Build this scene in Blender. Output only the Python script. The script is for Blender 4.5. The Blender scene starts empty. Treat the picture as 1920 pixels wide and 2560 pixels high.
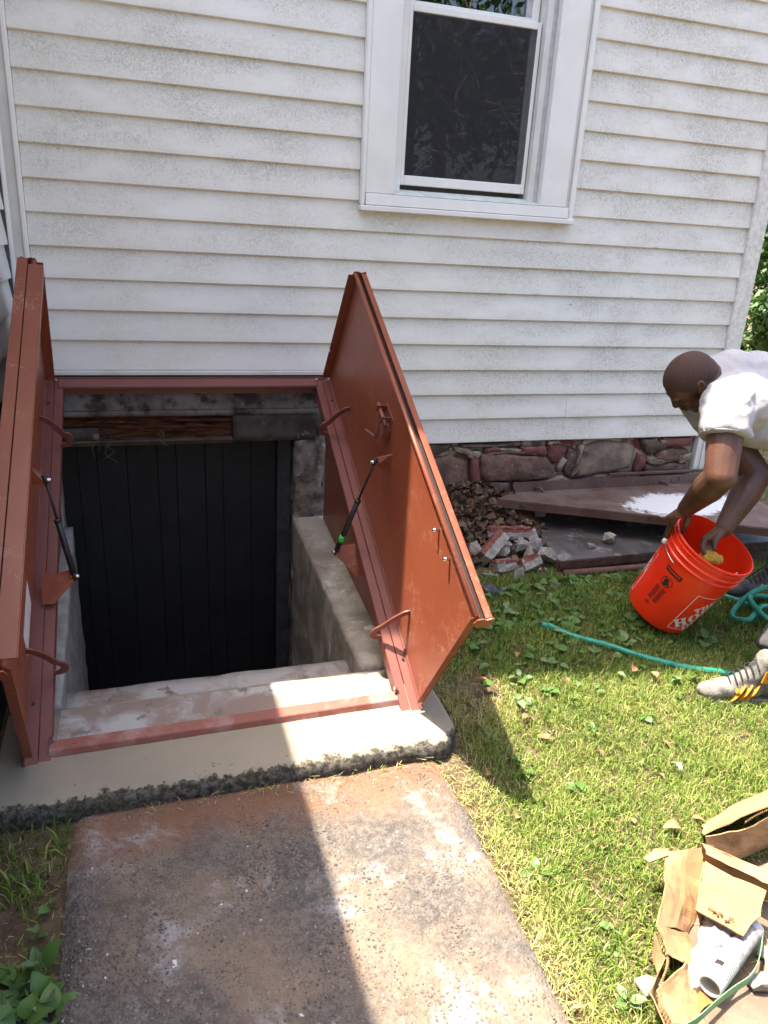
import bpy, bmesh, math, random
import numpy as np
from mathutils import Vector, Matrix, noise, Quaternion
sc = bpy.context.scene
COL = sc.collection
# ---------------------------------------------------------------- camera, sky, sun, exposure
cam = bpy.data.objects.new('camera', bpy.data.cameras.new('camera')); COL.objects.link(cam)
cam.location = (0.3632, -3.1671, 1.4523)
cam.rotation_euler = tuple(math.radians(a) for a in (69.7217, -3.1141, -17.4498))
cam.data.sensor_fit = 'VERTICAL'; cam.data.sensor_height = 36; cam.data.sensor_width = 27
cam.data.lens = 26.349; cam.data.clip_start = .02; cam.data.clip_end = 2000
sc.camera = cam
TOSUN = Vector((-.143, .101, .536)).normalized()
w = bpy.data.worlds.new('World'); sc.world = w; w.use_nodes = True
wn = w.node_tree.nodes; sky = wn.new('ShaderNodeTexSky'); sky.sky_type = 'NISHITA'; sky.sun_disc = False
sky.sun_elevation = math.asin(TOSUN.z); sky.sun_rotation = math.atan2(TOSUN.x, TOSUN.y)
sky.air_density = .8; sky.dust_density = 4.5; sky.ozone_density = .6
w.node_tree.links.new(sky.outputs[0], wn['Background'].inputs[0]); wn['Background'].inputs[1].default_value = .14
sl = bpy.data.lights.new('sun', 'SUN'); sl.energy = 4.1; sl.angle = math.radians(.55); sl.color = (1, .91, .76)
so = bpy.data.objects.new('sun', sl); COL.objects.link(so); so.rotation_euler = TOSUN.to_track_quat('Z', 'Y').to_euler()
so.location = TOSUN * 20
sc.view_settings.view_transform = 'Standard'; sc.view_settings.look = 'None'; sc.view_settings.gamma = 1
sc.view_settings.exposure = 2.17
try: sc.view_settings.use_curve_mapping = False
except Exception: pass
sc.render.resolution_x = 768; sc.render.resolution_y = 1024
rnd = random.Random(7)
S = .1143                                    # exposure of one siding course
def lv(n): return (n + 4.8) * S
def zg(x, y):                                # lawn falls away from the house
    return max(0., min(.166, (y + 1.657) * .1))
# ---------------------------------------------------------------- material helpers
class NT:
    def __init__(s, name):
        s.m = bpy.data.materials.new(name); s.m.use_nodes = True; s.t = s.m.node_tree
        s.b = s.t.nodes['Principled BSDF']; s.out = s.t.nodes['Material Output']
    def n(s, typ, **kw):
        o = s.t.nodes.new(typ)
        for k, v in kw.items(): setattr(o, k, v)
        return o
    def l(s, a, b): s.t.links.new(a, b)
    def pos(s, obj=False):
        if obj: return s.n('ShaderNodeTexCoord').outputs['Object']
        return s.n('ShaderNodeNewGeometry').outputs['Position']
    def mapv(s, v, scale):
        o = s.n('ShaderNodeMapping'); o.inputs['Scale'].default_value = scale; s.l(v, o.inputs[0]); return o.outputs[0]
    def noise(s, v, scale, detail=5, rough=.6, dist=0):
        o = s.n('ShaderNodeTexNoise'); s.l(v, o.inputs['Vector'])
        o.inputs['Scale'].default_value = scale; o.inputs['Detail'].default_value = detail
        o.inputs['Roughness'].default_value = rough; o.inputs['Distortion'].default_value = dist
        return o.outputs[0]
    def voro(s, v, scale, feat='F1', out='Distance'):
        o = s.n('ShaderNodeTexVoronoi', feature=feat); s.l(v, o.inputs['Vector']); o.inputs['Scale'].default_value = scale
        return o.outputs[out]
    def ramp(s, f, lo, hi, inv=False):
        o = s.n('ShaderNodeMapRange', interpolation_type='SMOOTHSTEP'); s.l(f, o.inputs[0])
        o.inputs[1].default_value = lo; o.inputs[2].default_value = hi
        o.inputs[3].default_value = 1 if inv else 0; o.inputs[4].default_value = 0 if inv else 1
        return o.outputs[0]
    def math(s, op, a, b=0):
        o = s.n('ShaderNodeMath', operation=op)
        for i, v in enumerate((a, b)):
            if isinstance(v, (int, float)): o.inputs[i].default_value = v
            else: s.l(v, o.inputs[i])
        return o.outputs[0]
    def mix(s, f, a, b):
        o = s.n('ShaderNodeMix', data_type='RGBA')
        for i, v in ((0, f), (6, a), (7, b)):
            if isinstance(v, (int, float)): o.inputs[i].default_value = v
            elif isinstance(v, tuple): o.inputs[i].default_value = (*v[:3], 1)
            else: s.l(v, o.inputs[i])
        return o.outputs[2]
    def col(s, c): 
        if isinstance(c, tuple): s.b.inputs['Base Color'].default_value = (*c, 1)
        else: s.l(c, s.b.inputs['Base Color'])
    def rough(s, r):
        if isinstance(r, (int, float)): s.b.inputs['Roughness'].default_value = r
        else: s.l(r, s.b.inputs['Roughness'])
    def spec(s, v): s.b.inputs['Specular IOR Level'].default_value = v
    def bump(s, h, dist=.002, strength=1.):
        o = s.n('ShaderNodeBump'); o.inputs['Distance'].default_value = dist; o.inputs['Strength'].default_value = strength
        s.l(h, o.inputs['Height']); s.l(o.outputs[0], s.b.inputs['Normal']); return o
MATS = {}
def M(name, c1, c2=None, scale=25, lo=.35, hi=.65, rough=.6, bump=.0008, bscale=90, spec=.4, spots=None, metal=0, obj=False, dist=0):
    """base colour varied by noise, optional spots=(colour, scale, lo, hi)"""
    if name in MATS: return MATS[name]
    k = NT(name); v = k.pos(obj)
    if c2 is None: c2 = tuple(x * .8 for x in c1)
    c = k.mix(k.ramp(k.noise(v, scale, dist=dist), lo, hi), c1, c2)
    for sp in (spots or []):
        c = k.mix(k.ramp(k.noise(v, sp[1], 6, .65), sp[2], sp[3]), c, sp[0])
    k.col(c); k.rough(rough); k.spec(spec); k.b.inputs['Metallic'].default_value = metal
    if bump: k.bump(k.noise(v, bscale, 6, .65), bump)
    MATS[name] = k.m; return k.m
# ---------------------------------------------------------------- mesh helpers
def mobj(name, me, mat, parent=None):
    o = bpy.data.objects.new(name, me); COL.objects.link(o)
    if mat is not None:
        for m_ in (mat if isinstance(mat, (list, tuple)) else [mat]): me.materials.append(m_)
    if parent is not None:
        o.parent = parent; o.matrix_parent_inverse = PW(parent).inverted()
    return o
def PW(o):
    m = Matrix.Translation(o.location) @ o.rotation_euler.to_matrix().to_4x4()
    if o.parent: m = PW(o.parent) @ o.matrix_parent_inverse @ m
    return m
def pyd(name, vs, fs, mat, parent=None, smooth=False):
    me = bpy.data.meshes.new(name); me.from_pydata([tuple(v) for v in vs], [], fs); me.update()
    if smooth: me.polygons.foreach_set('use_smooth', [True] * len(me.polygons))
    return mobj(name, me, mat, parent)
def bmo(name, bm, mat, parent=None, smooth=False, recalc=True):
    if recalc: bmesh.ops.recalc_face_normals(bm, faces=bm.faces[:])
    me = bpy.data.meshes.new(name); bm.to_mesh(me); bm.free()
    if smooth: me.polygons.foreach_set('use_smooth', [True] * len(me.polygons))
    return mobj(name, me, mat, parent)
def tag(o, label=None, cat=None, group=None, kind=None):
    if label: o['label'] = label
    if cat: o['category'] = cat
    if group: o['group'] = group
    if kind: o['kind'] = kind
    return o
def thing(name, label, cat, loc=(0, 0, 0), group=None):
    o = bpy.data.objects.new(name, None); COL.objects.link(o); o.location = loc; o.empty_display_size = .05
    return tag(o, label, cat, group)
def frame(u, up=Vector((0, 0, 1))):
    u = Vector(u).normalized(); s = u.cross(up)
    if s.length < 1e-4: s = u.cross(Vector((0, 1, 0)))
    s.normalize(); return u, s, s.cross(u).normalized()
def boxv(bm, vs, mi=0):
    """hexahedron from 8 points: bottom 4 then top 4"""
    b = [bm.verts.new(v) for v in vs]
    for f in ((0, 1, 2, 3), (4, 5, 6, 7), (0, 1, 5, 4), (1, 2, 6, 5), (2, 3, 7, 6), (3, 0, 4, 7)):
        bm.faces.new([b[i] for i in f]).material_index = mi
def box(bm, a, b, mi=0):
    (x0, y0, z0), (x1, y1, z1) = a, b
    boxv(bm, [(x0, y0, z0), (x1, y0, z0), (x1, y1, z0), (x0, y1, z0), (x0, y0, z1), (x1, y0, z1), (x1, y1, z1), (x0, y1, z1)], mi)
def bevel(bm, w, seg=1):
    bmesh.ops.recalc_face_normals(bm, faces=bm.faces[:])
    bmesh.ops.bevel(bm, geom=bm.edges[:] , offset=w, segments=seg, affect='EDGES', profile=.5)
def bbox(name, a, b, mat, parent, bev=.002):
    bm = bmesh.new(); box(bm, a, b)
    if bev: bevel(bm, bev)
    return bmo(name, bm, mat, parent)
def tube(bm, pts, r, n=8, cap=True, flat=None, up=Vector((0, 0, 1))):
    """tube along pts; r number or list; flat=(w,h) gives a flat bar"""
    pts = [Vector(p) for p in pts]; rings = []
    prev = None
    for i, p in enumerate(pts):
        t = (pts[min(i + 1, len(pts) - 1)] - pts[max(i - 1, 0)]).normalized()
        if prev is None: s = frame(t, up)[1]
        else:
            s = (prev - t * prev.dot(t))
            s = s.normalized() if s.length > 1e-5 else frame(t, up)[1]
        prev = s; v = s.cross(t).normalized()
        if flat:
            a, b = flat[0] / 2, flat[1] / 2
            ring = [bm.verts.new(p + s * (sx * a) + v * (sy * b)) for sx, sy in ((-1, -1), (1, -1), (1, 1), (-1, 1))]
        else:
            rr = r[i] if isinstance(r, (list, tuple)) else r
            ring = [bm.verts.new(p + (s * math.cos(2 * math.pi * k / n) + v * math.sin(2 * math.pi * k / n)) * rr) for k in range(n)]
        rings.append(ring)
    m = len(rings[0])
    for a, b in zip(rings, rings[1:]):
        for k in range(m): bm.faces.new((a[k], a[(k + 1) % m], b[(k + 1) % m], b[k]))
    if cap: bm.faces.new(rings[0]); bm.faces.new(rings[-1][::-1])
def tubeo(name, pts, r, mat, parent=None, n=8, flat=None, smooth=True, up=Vector((0, 0, 1))):
    bm = bmesh.new(); tube(bm, pts, r, n, True, flat, up)
    return bmo(name, bm, mat, parent, smooth and not flat)
def spline(pts, k=8):
    pts = [Vector(p) for p in pts]; out = []
    for i in range(len(pts) - 1):
        p0 = pts[max(i - 1, 0)]; p1 = pts[i]; p2 = pts[i + 1]; p3 = pts[min(i + 2, len(pts) - 1)]
        for j in range(k):
            t = j / k
            out.append(.5 * ((2 * p1) + (p2 - p0) * t + (2 * p0 - 5 * p1 + 4 * p2 - p3) * t * t + (3 * p1 - p0 - 3 * p2 + p3) * t ** 3))
    return out + [pts[-1]]
def prism(bm, poly, d, mi=0):
    """extrude polygon (list of Vector) by vector d"""
    a = [bm.verts.new(p) for p in poly]; b = [bm.verts.new(Vector(p) + Vector(d)) for p in poly]
    n = len(a); bm.faces.new(a).material_index = mi; bm.faces.new(b[::-1]).material_index = mi
    for i in range(n): bm.faces.new((a[i], a[(i + 1) % n], b[(i + 1) % n], b[i])).material_index = mi
def roughen(bm, amp, freq, seed=0, cuts=0, maxlen=None):
    if maxlen:
        for _ in range(6):
            es = [e for e in bm.edges if e.calc_length() > maxlen]
            if not es: break
            bmesh.ops.subdivide_edges(bm, edges=es, cuts=1, use_grid_fill=True)
    off = Vector((seed * 3.1, seed * 1.7, seed * .9))
    for v in bm.verts:
        n_ = noise.noise_vector(v.co * freq + off); v.co += n_ * amp + noise.noise_vector(v.co * freq * 3.1 + off) * amp * .4
def hull(name, pts, mat, parent=None, rough=0, freq=30, seed=0, maxlen=None, smooth=False):
    bm = bmesh.new()
    for p in pts: bm.verts.new(p)
    bmesh.ops.convex_hull(bm, input=bm.verts[:])
    loose = [v for v in bm.verts if not v.link_faces]
    if loose: bmesh.ops.delete(bm, geom=loose, context='VERTS')
    if rough: roughen(bm, rough, freq, seed, maxlen=maxlen)
    return bmo(name, bm, mat, parent, smooth)
def evalmesh(o):
    dg = bpy.context.evaluated_depsgraph_get()
    me = bpy.data.meshes.new_from_object(o.evaluated_get(dg)); o.modifiers.clear()
    old = o.data; o.data = me; bpy.data.meshes.remove(old)
def remesh(o, voxel, smooth=4, fac=.5):
    r = o.modifiers.new('r', 'REMESH'); r.mode = 'VOXEL'; r.voxel_size = voxel; r.use_smooth_shade = True
    if smooth:
        m_ = o.modifiers.new('s', 'SMOOTH'); m_.iterations = smooth; m_.factor = fac
    evalmesh(o)
def ell(bm, c, rad, axes=None, seg=16):
    """ellipsoid; axes = three unit vectors"""
    r = bmesh.ops.create_uvsphere(bm, u_segments=seg, v_segments=seg // 2 + 2, radius=1)
    A = Matrix.Identity(3)
    if axes: A = Matrix([list(a) for a in axes]).transposed()
    D = Matrix.Diagonal(Vector(rad))
    for v in r['verts']: v.co = Vector(c) + A @ (D @ v.co)
def cap(bm, a, b, ra, rb, seg=14, ends=True):
    """tapered limb with round (ends) or flat ends"""
    a, b = Vector(a), Vector(b); u, s, v = frame(b - a)
    def ring(c, r): return [bm.verts.new(c + (s * math.cos(6.28319 * k / seg) + v * math.sin(6.28319 * k / seg)) * r) for k in range(seg)]
    rs = [ring(a, ra), ring(b, rb)]
    for k in range(seg): bm.faces.new((rs[0][k], rs[0][(k + 1) % seg], rs[1][(k + 1) % seg], rs[1][k]))
    bm.faces.new(rs[0]); bm.faces.new(rs[1][::-1])
    if ends: ell(bm, a, (ra, ra, ra)); ell(bm, b, (rb, rb, rb))
# ---------------------------------------------------------------- special materials
def mat_siding():
    k = NT('vinyl_siding'); v = k.pos()
    worm = k.noise(v, 30, 2.5, .55, 3.0)                      # pale trails grazed in the grey film
    film = k.noise(k.mapv(v, (1.2, 1.2, 2.6)), 2.4, 6, .62)
    sx = k.n('ShaderNodeSeparateXYZ'); k.l(v, sx.inputs[0])
    frac = k.math('FRACT', k.math('DIVIDE', k.math('ADD', sx.outputs[2], -4.8 * S), S))
    lap_shade = k.ramp(k.math('ADD', frac, k.math('MULTIPLY', k.noise(v, 5, 5, .65), 1.3)), .35, 1.25)   # shade below each lap painted into the dirt; lower lip stays paler
    right = k.ramp(sx.outputs[0], .9, 2.6)
    up = k.ramp(sx.outputs[2], .8, 1.8)
    dirt_shade = k.math('MULTIPLY', k.ramp(film, .3, .66), k.math('ADD', .5, k.math('MULTIPLY', k.math('MAXIMUM', right, k.math('MULTIPLY', up, .7)), .6)))
    dirt_shade = k.math('MULTIPLY', dirt_shade, k.math('ADD', .45, k.math('MULTIPLY', lap_shade, .6)))
    gap = k.ramp(k.math('ABSOLUTE', k.math('SUBTRACT', worm, .5)), .01, .075)     # 0 inside trails
    fine = k.ramp(k.noise(v, 120, 4, .7), .36, .62)
    dirt_shade = k.math('MULTIPLY', dirt_shade, k.math('ADD', .2, k.math('MULTIPLY', k.math('MULTIPLY', gap, k.math('ADD', .45, k.math('MULTIPLY', fine, .55))), 1.0)))
    c = k.mix(dirt_shade, (.775, .76, .70), (.53, .515, .44))
    c = k.mix(k.math('MULTIPLY', k.ramp(k.noise(k.mapv(v, (1, 1, .35)), 26, 6, .7), .62, .72), k.math('MULTIPLY', up, .5)), c, (.38, .39, .31))
    spk = k.ramp(k.noise(v, 75, 2, .5, .6), .735, .76)
    c = k.mix(k.math('MULTIPLY', spk, .6), c, (.12, .1, .08))
    grn = k.math('MULTIPLY', k.ramp(frac, .0, .16, True), k.ramp(k.noise(v, 14, 4), .55, .7))
    c = k.mix(k.math('MULTIPLY', grn, k.math('MULTIPLY', right, .5)), c, (.3, .36, .17))
    k.col(c); k.rough(.5); k.spec(.3); k.bump(k.noise(k.mapv(v, (1, 1, 5)), 60, 4), .0004); return k.m
def mat_plaster(name, base, pink, stain, mossz=None):
    k = NT(name); v = k.pos()
    n1 = k.noise(v, 5, 7, .62, .4)
    c = k.mix(k.ramp(n1, .42, .6), base, pink)
    c = k.mix(k.ramp(k.noise(v, 11, 6, .68), .58, .66), c, stain)
    c = k.mix(k.math('MULTIPLY', k.ramp(k.noise(v, 130, 3), .62, .75), .5), c, tuple(x * .45 for x in base))
    k.col(c); k.rough(.85); k.spec(.2); k.bump(k.noise(v, 70, 7, .7), .004); return k.m
def mat_slab():
    k = NT('fresh_mortar_slab'); v = k.pos(); g = k.n('ShaderNodeNewGeometry')
    sx = k.n('ShaderNodeSeparateXYZ'); k.l(v, sx.inputs[0])
    c = k.mix(k.ramp(k.noise(v, 3.2, 5), .35, .65), (.305, .262, .195), (.265, .23, .175))
    c = k.mix(k.math('MULTIPLY', k.ramp(k.noise(v, 40, 4, .6), .62, .72), .35), c, (.27, .25, .22))
    n_ = k.noise(v, 30, 7, .75)
    zz = k.math('ADD', sx.outputs[2], k.math('MULTIPLY', k.math('SUBTRACT', n_, .5), .045))
    rough = k.ramp(zz, .0655, .0715, True)                     # trowelled top ends, old weathered concrete below
    old = k.mix(k.ramp(k.noise(v, 55, 8, .75), .4, .62), (.04, .035, .03), (.19, .17, .14))
    old = k.mix(k.ramp(k.noise(v, 48, 6, .7), .62, .7), old, (.2, .19, .165))
    old = k.mix(k.math('MULTIPLY', k.ramp(k.noise(v, 9, 4), .5, .65), .6), old, (.07, .065, .03))
    k.col(k.mix(rough, c, old)); k.rough(.85); k.spec(.2)
    k.bump(k.math('MULTIPLY', k.noise(v, 80, 8, .75), k.math('ADD', .12, rough)), .012); return k.m
def mat_path():
    k = NT('exposed_aggregate_path'); v = k.pos(); sx = k.n('ShaderNodeSeparateXYZ'); k.l(v, sx.inputs[0])
    c = k.mix(k.ramp(k.noise(v, 60, 6, .7), .35, .65), (.072, .065, .061), (.15, .132, .118))
    pe = k.voro(v, 115); pc = k.voro(v, 115, out='Color')
    sr = k.n('ShaderNodeSeparateColor'); k.l(pc, sr.inputs[0])
    c = k.mix(k.math('MULTIPLY', k.ramp(pe, .2, .42, True), .62), c, k.mix(sr.outputs[0], (.075, .07, .066), (.22, .185, .155)))
    dust = k.noise(v, 2.6, 6, .65, .5)
    c = k.mix(k.math('MULTIPLY', k.ramp(dust, .38, .66), .6), c, (.29, .205, .14))
    soil = k.ramp(k.math('ADD', sx.outputs[1], k.math('MULTIPLY', k.noise(v, 9, 6, .7), .34)), -1.56, -1.38)
    c = k.mix(k.math('MULTIPLY', soil, .75), c, (.21, .10, .055))
    wh = k.noise(v, 4.6, 8, .74, .3)
    c = k.mix(k.math('MULTIPLY', k.ramp(wh, .52, .68), .6), c, (.42, .42, .42))
    c = k.mix(k.ramp(k.noise(v, 34, 3, .6), .7, .74), c, (.66, .66, .65))
    c = k.mix(k.math('MULTIPLY', k.ramp(k.noise(v, 4.1, 4), .6, .7), .45), c, (.055, .06, .035))
    k.col(c); k.rough(.9); k.spec(.25)
    k.bump(k.math('ADD', k.math('MULTIPLY', k.ramp(pe, .05, .6, True), .6), k.noise(v, 120, 5, .7)), .004); return k.m
def mat_ground():
    k = NT('lawn_soil'); v = k.pos()
    c = k.mix(k.ramp(k.noise(v, 14, 7, .7), .35, .65), (.085, .058, .038), (.17, .125, .075))
    c = k.mix(k.math('MULTIPLY', k.ramp(k.noise(v, 3, 5), .5, .65), .35), c, (.13, .13, .05))
    c = k.mix(k.ramp(k.noise(v, 130, 5, .7), .56, .68), c, (.26, .2, .115))
    k.col(c); k.rough(.95); k.spec(.1); k.bump(k.noise(v, 60, 7, .7), .015); return k.m
def mat_blade(name='grass_blade'):
    k = NT(name); a = k.n('ShaderNodeAttribute'); a.attribute_name = 'hue'
    r = k.n('ShaderNodeValToRGB'); k.l(a.outputs['Fac'], r.inputs[0])
    e = r.color_ramp.elements; e[0].color = (.05, .10, .018, 1); e[1].color = (.56, .46, .24, 1); e[1].position = 1
    for p_, c_ in ((.3, (.12, .21, .03)), (.55, (.235, .32, .06)), (.78, (.38, .38, .13))):
        q = e.new(p_); q.color = (*c_, 1)
    k.l(r.outputs[0], k.b.inputs['Base Color']); k.rough(.55); k.spec(.25)
    tr = k.n('ShaderNodeBsdfTranslucent'); k.l(r.outputs[0], tr.inputs[0])
    mx = k.n('ShaderNodeMixShader'); mx.inputs[0].default_value = .35
    k.l(k.b.outputs[0], mx.inputs[1]); k.l(tr.outputs[0], mx.inputs[2]); k.l(mx.outputs[0], k.out.inputs[0]); return k.m
def mat_leaf(name, c1, c2, trans=.3, rough=.45):
    k = NT(name); v = k.pos()
    i = k.n('ShaderNodeObjectInfo')
    c = k.mix(k.math('MULTIPLY', k.math('ADD', i.outputs['Random'], k.noise(v, 40, 4)), .6), c1, c2)
    k.l(c, k.b.inputs['Base Color']); k.rough(rough); k.spec(.35)
    tr = k.n('ShaderNodeBsdfTranslucent'); k.l(c, tr.inputs[0])
    mx = k.n('ShaderNodeMixShader'); mx.inputs[0].default_value = trans
    k.l(k.b.outputs[0], mx.inputs[1]); k.l(tr.outputs[0], mx.inputs[2]); k.l(mx.outputs[0], k.out.inputs[0]); return k.m
def mat_glass(name, mixg=.5, tint=(1, 1, 1)):
    k = NT(name); g = k.n('ShaderNodeBsdfGlossy'); g.inputs['Roughness'].default_value = .01
    t = k.n('ShaderNodeBsdfTransparent'); t.inputs[0].default_value = (*tint, 1)
    f = k.n('ShaderNodeFresnel'); f.inputs[0].default_value = 1.55
    mx = k.n('ShaderNodeMixShader'); k.l(k.math('MULTIPLY', f.outputs[0], 1.6), mx.inputs[0]); k.l(t.outputs[0], mx.inputs[1]); k.l(g.outputs[0], mx.inputs[2])
    k.l(mx.outputs[0], k.out.inputs[0]); return k.m
def mat_screen():
    k = NT('insect_screen'); t = k.n('ShaderNodeBsdfTransparent'); d = k.n('ShaderNodeBsdfDiffuse'); d.inputs[0].default_value = (.045, .045, .05, 1)
    mx = k.n('ShaderNodeMixShader'); mx.inputs[0].default_value = .62
    k.l(t.outputs[0], mx.inputs[1]); k.l(d.outputs[0], mx.inputs[2]); k.l(mx.outputs[0], k.out.inputs[0]); return k.m
SID = mat_siding(); PATHM = mat_path(); SLABM = mat_slab(); GRND = mat_ground(); BLADE = mat_blade()
CONC = mat_plaster('stairwell_concrete', (.43, .42, .40), (.27, .21, .175), (.19, .165, .145))
CURB = mat_plaster('curb_concrete', (.40, .365, .31), (.25, .215, .175), (.50, .49, .465))
WHITE = M('white_vinyl_trim', (.80, .79, .745), (.75, .74, .70), 6, rough=.38, bump=.0002, spots=[((.5, .51, .46), 60, .68, .78)])
WHITED = M('dirty_white_trim', (.70, .70, .66), (.6, .6, .54), 5, rough=.5, bump=.0003, spots=[((.32, .31, .26), 30, .64, .74)])
BROWN_OLD = M('brown_primer_plain', (.27, .085, .045), (.245, .076, .04), 4, rough=.33, bump=.00025, bscale=14, spec=.45, spots=[((.42, .26, .22), 22, .73, .80)])
def mat_hatch():
    k = NT('brown_primer_steel'); v = k.pos()
    c = k.mix(k.ramp(k.noise(v, 3, 4), .3, .7), (.238, .062, .029), (.208, .054, .026))
    st = k.noise(k.mapv(v, (60, 7, 3)), 2.2, 5, .7, .8)                       # rubbed streaks
    c = k.mix(k.math('MULTIPLY', k.ramp(st, .6, .78), .35), c, (.31, .12, .075))
    rb = k.noise(v, 5, 5, .7, 2.5); ring = k.ramp(k.math('ABSOLUTE', k.math('SUBTRACT', rb, .5)), .002, .012, True)
    c = k.mix(k.math('MULTIPLY', k.math('MULTIPLY', ring, k.ramp(k.noise(v, 7, 3), .5, .62)), .45), c, (.5, .3, .22))
    c = k.mix(k.ramp(k.noise(v, 60, 3, .6), .74, .77), c, (.5, .42, .38))
    k.col(c); k.spec(.45); k.rough(k.math('ADD', .26, k.math('MULTIPLY', k.noise(v, 9, 6, .7), .26))); k.bump(k.noise(v, 7, 3), .0015); return k.m
BROWN = mat_hatch()
BROWND = M('brown_primer_frame', (.185, .062, .05), (.165, .055, .045), 5, rough=.42, bump=.0003, bscale=20, spots=[((.45, .34, .33), 30, .7, .78)])
SILLM = M('scuffed_brown_sill', (.23, .075, .052), (.36, .2, .18), 9, .45, .7, rough=.5, bump=.0006, spots=[((.5, .4, .38), 16, .66, .74)])
BLACK = M('black_plastic', (.012, .012, .013), (.02, .02, .02), rough=.35, bump=0)
CHROME = M('zinc_bolt', (.75, .75, .74), (.6, .6, .6), rough=.22, bump=0, metal=1)
DARKSCREW = M('dark_screw', (.02, .02, .025), rough=.4, bump=0)
GREENL = M('green_sticker', (.05, .55, .09), (.05, .5, .08), rough=.4, bump=0)
STICK = M('white_sticker', (.72, .70, .69), (.6, .55, .54), 20, rough=.4, bump=0)
# ---------------------------------------------------------------- ground sheet with a hole for the cellar stairwell
def ground():
    hx0, hx1, hy0, hy1 = -.05, 1.185, -1.475, .9
    xs = sorted(set([-300, -60, -15, -6, -3, -1.2, -.5, hx0, hx1] + [round(hx1 + .06 * i, 4) for i in range(1, 45)] + [round(hx0 + .0823 * i, 4) for i in range(1, 15)] + [4.2, 5, 6.5, 9, 14, 30, 70, 300]))
    ys = sorted(set([-300, -60, -20, -9, -6, -4.5, -3.6, hy0, hy1] + [round(-3.2 + .0575 * i, 4) for i in range(30)] + [round(hy0 + .0614 * i, 4) for i in range(1, 25)] + [0.0, .3, 1.6, 3, 6, 12, 30, 80, 300]))
    vs = []; ix = {}; fs = []
    for j, y in enumerate(ys):
        for i, x in enumerate(xs):
            near = -4 < y < .2 and x < 4.5
            z = zg(x, y) - .004 + ((noise.noise(Vector((x * 3, y * 3, 0))) * .012 + noise.noise(Vector((x * 9, y * 9, 4))) * .006) if near and x > 1.2 else 0)
            if y > 2: z -= .0
            ix[i, j] = len(vs); vs.append((x, y, z))
    for j in range(len(ys) - 1):
        for i in range(len(xs) - 1):
            cx, cy = (xs[i] + xs[i + 1]) / 2, (ys[j] + ys[j + 1]) / 2
            if hx0 < cx < hx1 and hy0 < cy < hy1: continue
            fs.append((ix[i, j], ix[i + 1, j], ix[i + 1, j + 1], ix[i, j + 1]))
    o = pyd('ground', vs, fs, GRND, None, True); tag(o, 'soil and lawn sheet around the house', 'ground', kind='structure')
ground()
# ---------------------------------------------------------------- path in front of the slab
def path():
    bm = bmesh.new(); nx, ny = 34, 60; g = []
    for j in range(ny + 1):
        y = -1.478 - j * 3.4 / ny; row = []
        xl = .135 + .012 * noise.noise(Vector((0, y * 5, 1))); xr = 1.14 - .035 * min(1, (-1.5 - y) / .8) + .02 * noise.noise(Vector((3, y * 6, 1)))
        for i in range(nx + 1):
            x = xl + (xr - xl) * i / nx
            e = min(i, nx - i) / 2
            z = .024 - (.022 if e == 0 else (.002 if e < 1 else 0)) + .004 * noise.noise(Vector((x * 6, y * 6, 2))) + .0022 * noise.noise(Vector((x * 25, y * 25, 2)))
            row.append(bm.verts.new((x, y, z)))
        g.append(row)
    for j in range(ny):
        for i in range(nx): bm.faces.new((g[j][i], g[j][i + 1], g[j + 1][i + 1], g[j + 1][i]))
    p = bmo('path', bm, PATHM, None, True); tag(p, 'worn exposed aggregate concrete path', 'path', kind='structure')
    # loose and half sunk pebbles of the aggregate
    ico = bmesh.new(); bmesh.ops.create_icosphere(ico, subdivisions=1, radius=1)
    iv = np.array([v.co[:] for v in ico.verts]); ifc = np.array([[v.index for v in f.verts] for f in ico.faces]); ico.free()
    R = np.random.default_rng(3); N = 17000
    x = R.uniform(.15, 1.08, N); y = -1.52 - R.beta(1.1, 1.1, N) * 1.35
    dens = np.array([noise.noise(Vector((a * 4, b * 4, 9))) for a, b in zip(x, y)])
    keep = (dens + R.uniform(-.6, .6, N)) > -.15; x, y = x[keep], y[keep]; N = len(x)
    sz = R.uniform(.0012, .0036, N) * (1 + (R.random(N) > .97) * .7)
    a = R.uniform(0, 6.28, N); st = np.stack([sz * R.uniform(.8, 1.4, N), sz * R.uniform(.7, 1, N), sz * R.uniform(.4, .7, N)], 1)
    lv_ = iv[None] * st[:, None]; ca, sa = np.cos(a)[:, None], np.sin(a)[:, None]
    V = np.stack([lv_[:, :, 0] * ca - lv_[:, :, 1] * sa + x[:, None], lv_[:, :, 0] * sa + lv_[:, :, 1] * ca + y[:, None], lv_[:, :, 2] + .0238 + 0 * x[:, None]], 2).reshape(-1, 3)
    Fc = (ifc[None] + (np.arange(N) * len(iv))[:, None, None]).reshape(-1, 3)
    pm = [M('pebble_dark', (.075, .068, .064), (.12, .108, .098), 300, rough=.75, bump=0), M('pebble_tan', (.17, .145, .12), (.11, .09, .075), 300, rough=.75, bump=0), M('pebble_pale', (.3, .285, .27), (.2, .19, .18), 300, rough=.7, bump=0)]
    me = bpy.data.meshes.new('aggregate_pebbles'); me.vertices.add(len(V)); me.vertices.foreach_set('co', V.ravel().astype('f'))
    me.loops.add(Fc.size); me.loops.foreach_set('vertex_index', Fc.ravel().astype('i')); me.polygons.add(len(Fc))
    me.polygons.foreach_set('loop_start', np.arange(0, Fc.size, 3, dtype='i'))
    me.polygons.foreach_set('material_index', np.repeat(R.choice(3, N, p=[.5, .4, .1]), len(ifc)).astype('i'))
    me.polygons.foreach_set('use_smooth', np.ones(len(Fc), dtype=bool)); me.update()
    tag(mobj('aggregate_pebbles', me, pm, p), kind='stuff')
path()
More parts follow.
